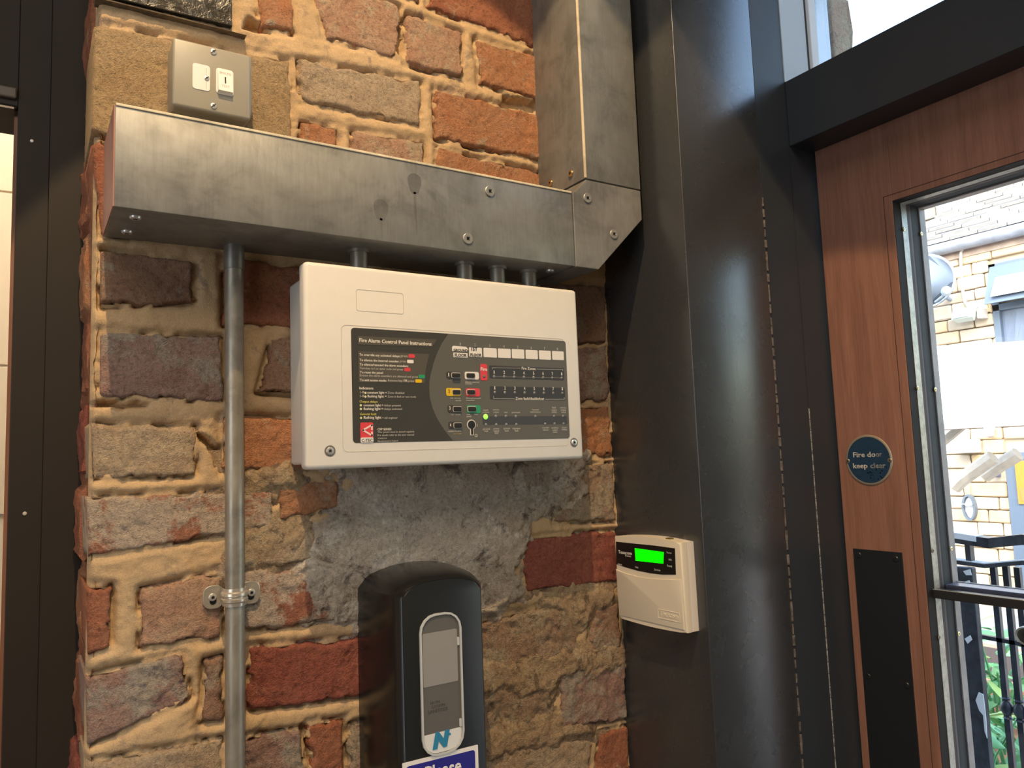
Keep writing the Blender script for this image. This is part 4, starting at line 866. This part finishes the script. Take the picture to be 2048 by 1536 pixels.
gb = MB().box((1.0740, RY - .0005, -.2165), (1.0900, DY1 + .11, -.2045), .0012).build('glazing_bar', plain('black_bar', (.02, .02, .022), .35), door)
MB().box((1.1040, RY - .0030, -.2120), (1.1350, DY1 + .11, -.2010), .001).build('bottom_bead', plain('grey_purple_bead', (.12, .10, .12), .35), door)
MB().box((1.0745, RY - .0010, -.2047), (1.0760, DY1 + .11, -.2040)).box((1.1335, RY - .0030, -.2012), (1.1355, DY1 + .11, -.2000)).build('bright_edge', SEAL, door)
for (xx_, zz), m_ in (((1.0805,0.3119), BRASS), ((1.079,0.0782), BRASS), ((1.0817,-0.1519), PIPE), ((1.0787,-0.2702), PIPE), ((1.1284,-0.1534), BRASS), ((1.1277,-0.2727), BRASS), ((1.1248,0.3106), BRASS), ((1.1243,0.0767), BRASS)):
    screw('screw', door, (xx_, -.2950 if xx_ < 1.11 else -.2962, zz), (0, -1, 0), .0032, m_, .0010)
pp = [(-0.1865,-0.1554),(-0.2632,-0.155)]
MB().box((XD - .0015, pp[0][0], -1.05), (XD + .0002, pp[1][0], (pp[0][1] + pp[1][1]) / 2), .0004).build('push_plate', BLKPLATE, door, label='tall black push plate')
for q in ((-0.1956,-0.1643), (-0.2534,-0.165), (-0.1954,-0.3404), (-0.254,-0.3403)):
    screw('screw', door, (XD - .0015, q[0], q[1]), (-1, 0, 0), .0042, plain('black_screw', (.03, .03, .035), .3, .5), .0014)
sg = [(-0.1856,-0.0222),(-0.2615,-0.0235),(-0.2276,0.0156),(-0.2224,-0.0613)]
cyy, czz = (sg[0][0] + sg[1][0]) / 2, (sg[2][1] + sg[3][1]) / 2; RR = .0375
sn = thing('door_sign', (XD, cyy, czz), 'round blue Fire door keep clear sign on the wooden door stile', 'sign')
MB().lathe((XD + .0002, cyy, czz), (-1, 0, 0), [(RR, 0), (RR, .0012), (RR - .001, .0018), (RR - .0032, .0018), (RR - .0036, .0012), (0, .0012)], 48).build('rim', SIGNR, sn, 'auto')
MB().lathe((XD - .0008, cyy, czz), (-1, 0, 0), [(RR - .0036, 0), (RR - .0036, .0007), (0, .0007)], 48).build('disc', SIGNB, sn)
FG = FX(XD - .0014)
def sgt(s, ax, bx, cy, mat):   # words placed from the disc centre, millimetres
    MB().text(FG, s, (-cyy + ax / 1000, czz + cy / 1000), (-cyy + bx / 1000, czz + cy / 1000), 0, .0004, .016, height=.0078).build('lettering', mat, sn)
sgt('Fire do', -24, 12, 4.5, SIGNT); sgt('or', 12.8, 22, 4.5, SIGNT2); sgt('keep', -25.5, -2, -12, SIGNT); sgt('clear', 2.5, 26.5, -12, SIGNT2)
for s in (-1, 1): screw('screw', sn, (XD - .0014, cyy - s * .0335, czz - .0012), (-1, 0, 0), .0034, plain('sign_screw', (.30, .26, .20), .35, .7), .0012)
mb = MB()
for i in range(14):
    a, r_ = random.uniform(-1.9, -.4), random.uniform(.016, .031); c = (-cyy + math.cos(a) * r_ + .004, czz + math.sin(a) * r_)
    mb.prism(FG, [(c[0] + random.uniform(.0005, .0016) * math.cos(t), c[1] + random.uniform(.0005, .0014) * math.sin(t)) for t in (0, 1.2, 2.4, 3.7, 5)], -.0004, .0001)
mb.build('worn_spots', SIGNT2, sn)

# ---------------------------------------------------------------- outside
struct(MB().box((1.148, -6, ZF - .12), (14, 9, ZF - .05)), 'ground', plain('patio_paving', (.42, .38, .33), .8, var=.15, vscale=4))
MB().lathe((1.20, (-0.365,-0.2687)[0] - .003, (-0.365,-0.2687)[1]), (-1, 0, 0), [(.0125, 0), (.0125, .040), (.0118, .0415), (.0095, .0405), (.0092, .006), (0, .006)], 24).build('door_handle', SIGNR, door, 'auto')
HX = 8.0
house = thing('building', (HX, 3.0, ZF), 'sunlit sandstone building with a slate roof seen through the door glass', 'building')
STM = [plain('sandstone_%s' % n, c, .9, var=.10, vscale=6, bmp=.6, bscale=40) for n, c in (('honey', (.52, .40, .27)), ('pale', (.58, .48, .35)), ('grey_buff', (.44, .37, .29)), ('gold', (.54, .40, .24)))]
MB().box((HX + .03, .2, ZF - .1), (HX + 2.6, 3.42, 2.02)).build('masonry_core', plain('stone_mortar', (.46, .38, .28), .95), house)
rnd = random.Random(3)
WA = [(2.7609,1.7173),(2.4474,1.7065),(2.7762,0.8458),(2.7702,1.3123),(2.4826,1.3255)]; WB = [(2.7795,-0.1258),(2.8207,-1.1999)]
z = ZF - .1; row = 0
wyl, wzt, wzb = WA[0][0], WA[0][1], WA[2][1]
while z < 1.90:
    h = rnd.choice((.115, .125, .14, .15)); y_ = 1.9 + rnd.uniform(0, .2); zt = min(z + h, 1.93)
    while y_ < 3.75:
        w = rnd.uniform(.20, .46); a, b = y_, min(y_ + w, 3.9)
        for lim, zb_, zt_ in ((wyl, wzb, wzt), (WB[0][0], ZF, WB[0][1])):
            if zt > zb_ and z < zt_:
                if b <= lim: a = b = 0
                elif a < lim: a = lim
        b = min(b, 3.47)
        if b - a > .03:
            pr_ = rnd.uniform(.0, .022)
            mb = MB(); mb.box((HX - .006 - pr_, a + .004, z + .004), (HX + .04, b - .004, zt - .004), .010, 1)
            for v in mb.bm.verts: v.co.y += rnd.uniform(-.004, .004); v.co.z += rnd.uniform(-.004, .004)
            mb.build('stone', rnd.choice(STM), house)
        y_ += w
    z = zt; row += 1
BFR = plain('blue_grey_frame', (.10, .14, .20), .5); BPN = plain('dark_blue_pane', (.16, .21, .32), .3)
# upper window with a top-hung light standing open
mb = MB().box((HX - .02, WA[0][0] - .06, WA[2][1]), (HX + .06, WA[0][0] - .001, WA[0][1])).box((HX - .02, 1.6, WA[0][1] - .06), (HX + .06, WA[0][0], WA[0][1])).box((HX - .02, 1.6, WA[3][1] - .06), (HX + .06, WA[0][0], WA[3][1]))
mb.build('window', BFR, house)
MB().box((HX + .03, 1.6, WA[2][1] - .4), (HX + .05, WA[0][0] - .04, WA[3][1])).build('pane', BPN, house)
def tilt(dx0, dx1, z0, z1, y0, y1, t=.03):
    return [(HX - dx0 + s, y, z0) for y in (y0, y1) for s in (0, t)] + [(HX - dx1 + s, y, z1) for y in (y0, y1) for s in (0, t)]
HEX = [(0, 1, 3, 2), (4, 6, 7, 5), (0, 4, 5, 1), (2, 3, 7, 6), (0, 2, 6, 4), (1, 5, 7, 3)]
y0_, z1_, z0_ = WA[0][0] - .02, WA[0][1] - .03, WA[3][1] - .01
MB().raw(tilt(.22, .04, z0_, z1_, 1.6, y0_), HEX).build('open_light', BFR, house)
MB().raw(tilt(.235, .055, z0_ + .06, z1_ - .06, 1.6, y0_ - .07, .012), HEX).build('light_pane', plain('pane_white_reflection', (.86, .90, .95), .1), house)  # white reflection on the open light put into the pane colour
# lower window lit from inside, dark panel below
MB().box((HX - .03, 1.6, WB[1][1] - 1.0), (HX + .05, WB[0][0], WB[0][1])).build('window', BFR, house)
gw = [(2.6892,-0.2078),(2.6443,-0.6128)]
MB().box((HX - .045, 1.6, gw[1][1]), (HX - .03, gw[0][0], gw[0][1])).build('lit_pane', plain('amber_window', (.3, .12, .02), .3, emit=((1.0, .50, .08), .75)), house)
MB().box((HX - .052, 1.6, gw[1][1] + .03), (HX - .044, gw[0][0] - .03, gw[1][1] + .15)).build('shelf_inside', plain('orange_shape', (.55, .20, .05), .5), house)
# gutter, fascia
gt = [(3.3313,1.9698),(2.3812,1.949)]
gz_ = (gt[0][1] + gt[1][1]) / 2
MB().box((HX - .03, 1.5, gz_ - .11), (HX + .05, 3.75, gz_ + .02)).build('fascia', plain('pale_brown_fascia', (.36, .28, .24), .7, var=.2, vscale=8), house)
MB().cyl((HX - .10, 1.5, gz_ + .01), (HX - .10, 3.8, gz_ + .01), .062, 16).build('gutter', plain('grey_gutter', (.20, .22, .27), .4, var=.2, vscale=8), house, 'auto')
# slate roof in courses
SLT = [plain('slate_%d' % i, c, .6, var=.08, vscale=10) for i, c in enumerate(((.15, .15, .15), (.19, .19, .18), (.22, .215, .20)))]
m_ = .62; rx0, rz0 = HX - .12, gz_ + .06
vg = [(8.4568,3.6224,2.377),(8.7356,3.5445,2.5499),(9.0908,3.57,2.7701),(9.3635,3.5284,2.9392),(9.6286,3.5018,3.1035),(9.8311,3.4563,3.2291),(10.3695,3.3139,3.5629)]
def yv(x): 
    pts = [(p[0], p[1]) for p in vg]
    if x <= pts[0][0]: return pts[0][1]
    for (xa, ya), (xb, yb) in zip(pts, pts[1:]):
        if xa <= x <= xb: return ya + (yb - ya) * (x - xa) / (xb - xa + 1e-9)
    return pts[-1][1]
ca = math.atan(m_); rl = .155
MB().raw([(rx0, 1.4, rz0 - .05), (rx0, 3.40, rz0 - .05), (rx0 + 2.6, 3.40, rz0 - .05 + 2.6 * m_), (rx0 + 2.6, 1.4, rz0 - .05 + 2.6 * m_)], [(0, 1, 2, 3)]).build('roof_underlay', SLT[0], house)
for r_ in range(19):
    xs = rx0 + r_ * rl * math.cos(ca); zs = rz0 + r_ * rl * math.sin(ca); y_ = 1.7 + (r_ % 2) * .14
    while y_ < min(3.85, yv(xs)):
        w = .27; e = min(y_ + w, yv(xs) + .03); L = rl * 1.25; j = rnd.uniform(0, .008)
        if e - y_ > .03:
            x1_, z1q = xs + L * math.cos(ca), zs + L * math.sin(ca)
            MB().raw([(xs, y_ + .003, zs + .012 + j), (xs, e - .003, zs + .012 + j), (x1_, e - .003, z1q), (x1_, y_ + .003, z1q),
                      (xs, y_ + .003, zs + .042 + j), (xs, e - .003, zs + .042 + j), (x1_, e - .003, z1q + .006), (x1_, y_ + .003, z1q + .006)],
                     [(0, 3, 2, 1), (4, 5, 6, 7), (0, 1, 5, 4), (1, 2, 6, 5), (2, 3, 7, 6), (3, 0, 4, 7)]).build('slate', rnd.choice(SLT), house)
        y_ += w
# farther building with dark stone and a white-framed window
fb = thing('building', (13, 6.5, ZF), 'dark stone building with a white window frame behind the slate roof', 'building')
fw = [(6.0666,4.3714),(5.7747,3.4033),(5.7182,4.2146),(5.6706,3.7212),(5.6278,4.1943),(5.1842,3.6644)]
MB().box((13.05, 3.8, ZF), (15, 8.2, 7.2)).build('masonry_core', plain('dark_stone_mortar', (.40, .40, .38), .9), fb)
DST = [plain('dark_stone_%d' % i, c, .9, var=.2, vscale=5) for i, c in enumerate(((.13, .14, .15), (.19, .19, .18), (.24, .23, .20)))]
z = fw[1][1] - 1.0; i = 0
while z < fw[0][1] + .9:
    y_ = fw[1][0] + .02 + .15 * (i % 2)
    MB().box((13.0, fw[1][0] + .02, z + .02), (13.06, y_, z + .21), .01, 1).build('stone', DST[i % 3], fb) if y_ - fw[1][0] > .05 else None
    while y_ < fw[0][0] + .5:
        w = rnd.uniform(.22, .40); MB().box((13.0, y_ + .015, z + .02), (13.06, y_ + w - .015, z + .21), .01, 1).build('stone', rnd.choice(DST), fb); y_ += w
    z += .23; i += 1
a, b = fw[2], fw[3]
MB().box((12.92, b[0], b[1] - .3), (13.0, a[0] + .03, a[1] + .3)).box((12.92, 3.8, fw[4][1] + .02), (13.0, a[0], fw[4][1] + .14)).build('window_frame', plain('white_frame', (.85, .87, .88), .5), fb)
MB().box((12.97, 3.8, fw[5][1] - .8), (13.03, b[0], fw[4][1] + .05)).build('pane', plain('tree_reflecting_pane', (.22, .36, .45), .15, var=.6, vscale=3), fb)  # tree reflections put into the pane as mottled colour
# things on the house wall
dsh = thing('satellite_dish', (7.75, 3.55, 1.4), 'pale blue-grey satellite dish on the sunlit stone wall', 'satellite dish')
dc = (3.1542,1.5691)
DM = plain('dish_grey', (.22, .27, .34), .5)
dish = MB(); dish.lathe((0, 0, 0), (0, 0, 1), [(.30, .055), (.29, .060), (.2, .028), (.1, .008), (0, .002), ], 32); dish.lathe((0, 0, 0), (0, 0, 1), [(0, -.008), (.1, -.002), (.2, .018), (.30, .055)], 32)
mtx = Matrix.Translation((7.5, dc[0], dc[1])) @ Vector((-1, -.35, .25)).to_track_quat('Z', 'Y').to_matrix().to_4x4()
bmesh.ops.transform(dish.bm, matrix=mtx, verts=dish.bm.verts); dish.build('reflector', DM, dsh, True)
ln_ = [(2.8578,1.4236),(2.9019,1.4036),(2.8907,1.319)]
MB().tube([(7.58, dc[0], dc[1] - .28), (7.45, dc[0] - .12, dc[1] - .22), (7.35, ln_[0][0], ln_[0][1] - .02)], .012, 8).build('arm', DM, dsh)
MB().lathe((7.35, ln_[0][0], ln_[0][1]), (.8, .5, .0), [(.035, -.05), (.045, 0), (.045, .05), (.03, .09)], 14).build('receiver', plain('receiver_blue', (.35, .45, .55), .4), dsh, 'auto')
MB().tube([(7.62, dc[0], dc[1] - .05), (8.0, dc[0], dc[1] - .12)], .022, 8).build('bracket', DM, dsh)
fl_ = thing('floodlight', (7.9, 2.9, 1.1), 'small rectangular floodlight at the end of the white cable', 'lamp')
fq = [(3.0442,1.3018),(2.8702,1.2098)]
c = ((fq[0][0] + fq[1][0]) / 2, (fq[0][1] + fq[1][1]) / 2)
MB().raw([(7.78, c[0] + .10, c[1] - .05), (7.78, c[0] - .10, c[1] - .05), (7.86, c[0] - .12, c[1] + .06), (7.86, c[0] + .12, c[1] + .06),
          (7.86, c[0] + .08, c[1] - .08), (7.86, c[0] - .08, c[1] - .08), (7.94, c[0] - .09, c[1] + .04), (7.94, c[0] + .09, c[1] + .04)],
         [(0, 1, 2, 3), (4, 7, 6, 5), (0, 4, 5, 1), (1, 5, 6, 2), (2, 6, 7, 3), (3, 7, 4, 0)]).build('lamp_body', plain('flood_grey', (.42, .50, .50), .4), fl_)
MB().raw([(7.775, c[0] + .08, c[1] - .04), (7.775, c[0] - .08, c[1] - .04), (7.845, c[0] - .10, c[1] + .05), (7.845, c[0] + .10, c[1] + .05)], [(0, 1, 2, 3)]).build('lens', plain('flood_lens', (.36, .50, .45), .2), fl_)
MB().box((7.88, c[0] - .15, c[1] - .06), (7.98, c[0] - .10, c[1] + .03)).build('bracket', plain('flood_bracket', (.7, .7, .68), .5), fl_)
cbp = [(2.4043,1.9829),(2.5709,1.9895),(2.731,1.9879),(2.8734,1.98),(2.9575,1.9607),(2.9922,1.9023),(3.0037,1.7756),(3.0079,1.6216),(3.0098,1.4933),(3.0032,1.4047),(2.9753,1.338)]
cb = MB().tube([(7.96, 1.6, cbp[0][1] + .05)] + [(7.96, p[0], p[1]) for p in cbp], .014, 8).build('cable', plain('white_cable', (.78, .72, .68), .5), None, True, label='white cable run under the gutter down to the floodlight', category='cable')
hb = thing('wall_heater', (7.9, 2.9, .1), 'white box heater fixed to the stone wall under the parasol', 'heater')
hq = [(3.2003,0.0145),(2.9819,-0.1164)]
MB().box((7.80, hq[1][0], hq[1][1]), (7.98, hq[0][0], hq[0][1]), .015).build('case', plain('white_case', (.86, .88, .88), .4), hb)
MB().box((7.79, hq[1][0] + .02, hq[1][1] + .035), (7.805, hq[0][0] - .01, hq[1][1] + .05)).build('slot', plain('slot_grey', (.3, .35, .4), .5), hb)
dm = (2.873,0.0735)
cmr = thing('security_camera', (7.95, dm[0], dm[1]), 'small dome camera on the stone wall right of the white heater', 'camera')
MB().lathe((7.93, dm[0], dm[1] + .05), (0, 0, -1), [(.045, 0), (.05, .02), (.042, .04), (.042, .05), (.036, .085), (0, .105)], 18).build('dome', plain('camera_grey', (.42, .42, .47), .25), cmr, 'auto')
MB().box((7.90, dm[0] - .03, dm[1] + .04), (7.99, dm[0] + .03, dm[1] + .07)).build('bracket', plain('camera_bracket', (.5, .45, .4), .5), cmr)
bl_ = [(3.1376,-0.6603),(3.1227,-0.3388)]
wl = thing('wall_lamp', (7.95, bl_[0][0], bl_[0][1]), 'oval caged bulkhead lamp hanging on its cable on the stone wall', 'lamp')
def oval(c, ry, rz_, n=20): return [(-c[0] + ry * math.cos(2 * math.pi * i / n), c[1] + rz_ * math.sin(2 * math.pi * i / n)) for i in range(n)]
F8 = FX(7.985)
ring_prism(MB(), F8, oval(bl_[0], .064, .130), oval(bl_[0], .046, .108), 0, .06).build('cage', plain('lamp_cage', (.10, .13, .17), .4), wl)
MB().prism(F8, oval(bl_[0], .048, .110), 0, .035, .012).build('glass_bowl', plain('lamp_bowl', (.55, .56, .58), .3), wl, 'auto')
MB().box((7.90, bl_[0][0] - .052, bl_[0][1] + .03), (7.93, bl_[0][0] + .052, bl_[0][1] + .04)).build('bar', plain('lamp_bar', (.25, .28, .32), .4), wl)
MB().tube([(7.97, bl_[0][0], bl_[0][1] + .11), (7.97, bl_[1][0], bl_[1][1])], .008, 8).build('flex', plain('lamp_flex', (.35, .30, .26), .6), wl)
df = (2.8523,-0.291)
dfo = MB().box((7.88, df[0] - .022, df[1] - .07), (7.99, df[0] + .022, df[1] + .07), .012).build('wall_light', plain('dark_fitting', (.10, .11, .18), .5), None, label='slim dark fitting on the wall left of the lit window', category='light')
# parasol
ps = thing('parasol', (5.0, 1.4, ZF), 'large white parasol canopy in front of the stone building', 'parasol')
CNV = plain('white_canvas', (.88, .87, .84), .8)
fe = [(1.6636,0.1059),(1.1056,0.1074)]; be = [(2.6076,0.8054),(1.8448,0.6422)]; mid = [(2.3259,0.7421),(1.6864,0.4597)]
fl0, fr0 = (4.6, fe[0][0] + .05, fe[0][1]), (4.6, -.8, fe[1][1]); bl0, br0 = (6.4, be[0][0] + .1, be[0][1]), (6.4, -.8, be[1][1] - .15)
m0, m1 = (6.0, mid[0][0] + .08, mid[0][1]), (6.0, -.8, mid[1][1] - .45)
up = lambda p, d=.012: (p[0], p[1], p[2] + d)
MB().raw([fl0, fr0, m1, m0, up(fl0), up(fr0), up(m1), up(m0)], [(0, 1, 2, 3), (4, 7, 6, 5), (0, 4, 5, 1), (1, 5, 6, 2), (2, 6, 7, 3), (3, 7, 4, 0)]).build('canopy_panel', CNV, ps)
MB().raw([m0, m1, br0, bl0, up(m0), up(m1), up(br0), up(bl0)], [(0, 1, 2, 3), (4, 7, 6, 5), (0, 4, 5, 1), (1, 5, 6, 2), (2, 6, 7, 3), (3, 7, 4, 0)]).build('canopy_panel', CNV, ps)
MB().raw([(4.59, fl0[1], fl0[2]), (4.59, -.8, fr0[2]), (4.59, -.8, fr0[2] - .035), (4.59, fl0[1], fl0[2] - .035), (4.61, fl0[1], fl0[2]), (4.61, -.8, fr0[2]), (4.61, -.8, fr0[2] - .035), (4.61, fl0[1], fl0[2] - .035)],
         [(0, 1, 2, 3), (7, 6, 5, 4), (0, 4, 5, 1), (1, 5, 6, 2), (2, 6, 7, 3), (3, 7, 4, 0)]).build('valance', plain('grey_hem', (.34, .31, .30), .8), ps)
BGE = plain('beige_pole', (.52, .46, .38), .5)
rb_ = [(1.6234,0.0114),(1.483,0.0949)]
MB().tube([(4.7, rb_[0][0] + .1, rb_[0][1] - .1), (4.7, rb_[1][0], rb_[1][1] - .005)], .026, 8).build('rib', BGE, ps)
MB().cyl((5.3, -.3, ZF - .05), (5.3, -.3, fr0[2] + .2), .04, 14).build('pole', BGE, ps)
for (pts_, lab, xx0) in (([(2.2481,-0.3513),(2.1793,-0.2864),(1.9475,-0.125)], 'left of two beige timber beams sloping under the parasol', 6.0), ([(2.1203,-0.2726),(1.9986,-0.1902),(1.8671,-0.1107)], 'right of two beige timber beams sloping under the parasol', 6.2)):
    MB().tube([(xx0, p[0], p[1]) for p in pts_], .052, 8).build('beam', plain('grey_beige_timber', (.50, .45, .38), .7, var=.15, vscale=10), None, label=lab, category='beam', group='beams under the parasol')
# railing
IRON = plain('black_iron_paint', (.030, .036, .045), .35, var=.4, vscale=30); FLK = plain('flaked_white', (.72, .76, .78), .7)
RX = 2.5
rl_ = thing('railing', (RX, .6, ZF), 'black iron railing with flaking paint outside the glazed door', 'railing')
h1 = [(0.4461,-0.3012),(0.3118,-0.312),(0.2063,-0.2914)]; h2 = [(0.4531,-0.3775),(0.3327,-0.3832),(0.2125,-0.3586)]
ex = lambda P: [(RX - .02, P[0][0] + .5, P[0][1] + .01), (RX, P[0][0], P[0][1]), (RX, P[1][0], P[1][1]), (RX - .03, P[2][0], P[2][1]), (RX - .10, P[2][0] - .6, P[2][1] + .02)]
def bar(P, w, h):
    mb = MB(); P = [Vector(p) for p in P]
    L = [[mb.bm.verts.new((p.x + a, p.y, p.z + b)) for a, b in ((-w, -h), (w, -h), (w, h), (-w, h))] for p in P]
    for A, B in zip(L, L[1:]):
        for j in range(4): mb.bm.faces.new((A[j], A[(j + 1) % 4], B[(j + 1) % 4], B[j]))
    mb.bm.faces.new(L[0][::-1]); mb.bm.faces.new(L[-1]); return mb
bar(ex(h1), .024, .015).build('handrail', IRON, rl_); bar(ex(h2), .018, .006).build('top_bar', IRON, rl_)
tp = [(p[0] - .004, p[1], p[2] + .010) for p in ex(h1)]
bar([tp[0], tp[1], (tp[2][0], tp[2][1] + .035, tp[2][2] + .001)], .023, .009).build('flaked_top', FLK, rl_)
bar([(p[0], p[1], p[2] + .0075) for p in ex(h2)], .016, .0015).build('flaked_top', FLK, rl_)
sp = (0.3818,-0.3556)
MB().box((RX - .012, sp[0] - .008, h2[0][1]), (RX + .012, sp[0] + .008, h1[0][1])).build('spacer', IRON, rl_)
pq = [(0.3627,-0.374),(0.3073,-0.3687),(0.3433,-0.4018)]
MB().box((2.37, pq[1][0] + .006, ZF), (2.395, pq[0][0], pq[0][1]), .004).build('post', IRON, rl_)
mb = MB()
for (c0, pts_) in ((0, [(0.3387,-0.386),(0.3179,-0.378),(0.3152,-0.3952),(0.331,-0.3969)]), (0, [(0.3357,-0.4164),(0.3237,-0.4106),(0.3205,-0.4219),(0.3321,-0.4247)]), (0, [(0.3524,-0.5846),(0.3355,-0.5716),(0.331,-0.5837),(0.345,-0.5978)]),
                  (0, [(0.337,-0.7578),(0.3263,-0.7326),(0.3141,-0.7355),(0.3128,-0.7661),(0.3125,-0.8081),(0.3144,-0.8589),(0.3196,-0.8408),(0.3196,-0.7959),(0.3297,-0.7843)])):
    mb.prism(FX(2.37), [(-a, b) for a, b in pts_], 0, .002)
mb.build('flaked_patch', FLK, rl_)
for t_ in ((0.3158,-0.3876), (0.2802,-0.384), (0.2482,-0.3809)):
    yb = t_[0]
    mb = MB().box((RX - .008, yb - .008, ZF), (RX + .008, yb + .008, h2[0][1] - .002)); kz = (0.3267,-0.7987)[1]
    mb.lathe((RX, yb, kz - .035), (0, 0, 1), [(.008, 0), (.014, .004), (.008, .010), (.016, .022), (.019, .033), (.016, .044), (.008, .056), (.014, .062), (.008, .066)], 14)
    mb.build('baluster', IRON, rl_, 'auto')
lr = [(0.3774,-0.6003),(0.236,-0.612)]
bar([(RX, lr[0][0] + .02, lr[0][1]), (RX, lr[1][0] - .5, lr[1][1])], .008, .006).build('lower_bar', IRON, rl_)
# plants and planter behind the railing
TER = plain('terracotta', (.52, .26, .16), .8, var=.15, vscale=10)
pb = thing('planter', (3.6, 1.0, ZF), 'terracotta planter standing behind the iron railing', 'planter')
pq2 = (1.0253,-0.9921)
MB().box((3.5, .1, ZF - .05), (4.1, 1.25, pq2[1] - .06), .02).build('trough', TER, pb); MB().box((3.47, .07, pq2[1] - .10), (4.13, 1.28, pq2[1] - .03), .012).build('rim', TER, pb)
MB().box((3.55, .15, pq2[1] - .05), (4.05, 1.2, pq2[1] - .028)).build('soil', plain('soil', (.08, .05, .035), .95), pb)
LEAF = [plain('leaf_%d' % i, c, .45) for i, c in enumerate(((.10, .30, .12), (.16, .40, .16), (.26, .50, .22), (.36, .50, .14)))]
def leafmesh():
    me = bpy.data.meshes.new('leaf'); pr_ = [(0, .004), (.018, .014), (.045, .020), (.075, .014), (.100, 0)]
    vs, fs = [], []
    for x, w in pr_: vs += [(x, -w, -.6 * x * x * 4), (x, 0, .006 - .6 * x * x * 4), (x, w, -.6 * x * x * 4)]
    for i in range(len(pr_) - 1):
        for j in range(2): a = i * 3 + j; fs.append((a, a + 1, a + 4, a + 3))
    me.from_pydata(vs, [], fs); me.shade_smooth(); me.update(); return me
LM = []
for m_i in LEAF: me = leafmesh(); me.materials.append(m_i); LM.append(me)
def plant(cy, cz, n, lab, x0, sx=.20, sy=.22, sz=.26):
    t = thing('leafy_plant', (x0, cy, cz - .3), lab, 'plant', 'plants behind the railing')
    for s in range(7):
        a = rnd.uniform(0, 6.3); MB().tube([(x0, cy, cz - .3), (x0 + .08 * math.cos(a), cy + .09 * math.sin(a), cz), (x0 + .16 * math.cos(a), cy + .18 * math.sin(a), cz + rnd.uniform(.05, .22))], .004, 6).build('stem', LEAF[0], t)
    for i in range(n):
        o = bpy.data.objects.new('leaf', rnd.choice(LM)); COL.objects.link(o); o.parent = t
        o.location = (rnd.uniform(-sx, sx), rnd.gauss(0, sy * .6), .3 + rnd.uniform(-sz, sz))
        o.rotation_euler = (rnd.uniform(-.8, .8), rnd.uniform(-.5, .9), rnd.uniform(0, 6.3)); k = rnd.uniform(.7, 1.35); o.scale = (k, k, k)
p1, p2, p3 = (0.7042,-0.9225), (0.548,-1.0078), (0.5283,-1.0534)
plant(p1[0], p1[1], 110, 'leafy green plant behind the balusters below the lower rail', 3.25, .11, .18, .24)
plant(p2[0] + .02, p2[1] - .05, 60, 'leafy green plant behind the railing post', 2.72, .07, .11, .26)
plant(p3[0], p3[1] - .1, 90, 'leafy green plant lowest in the door glass at right', 2.95, .10, .17, .22)
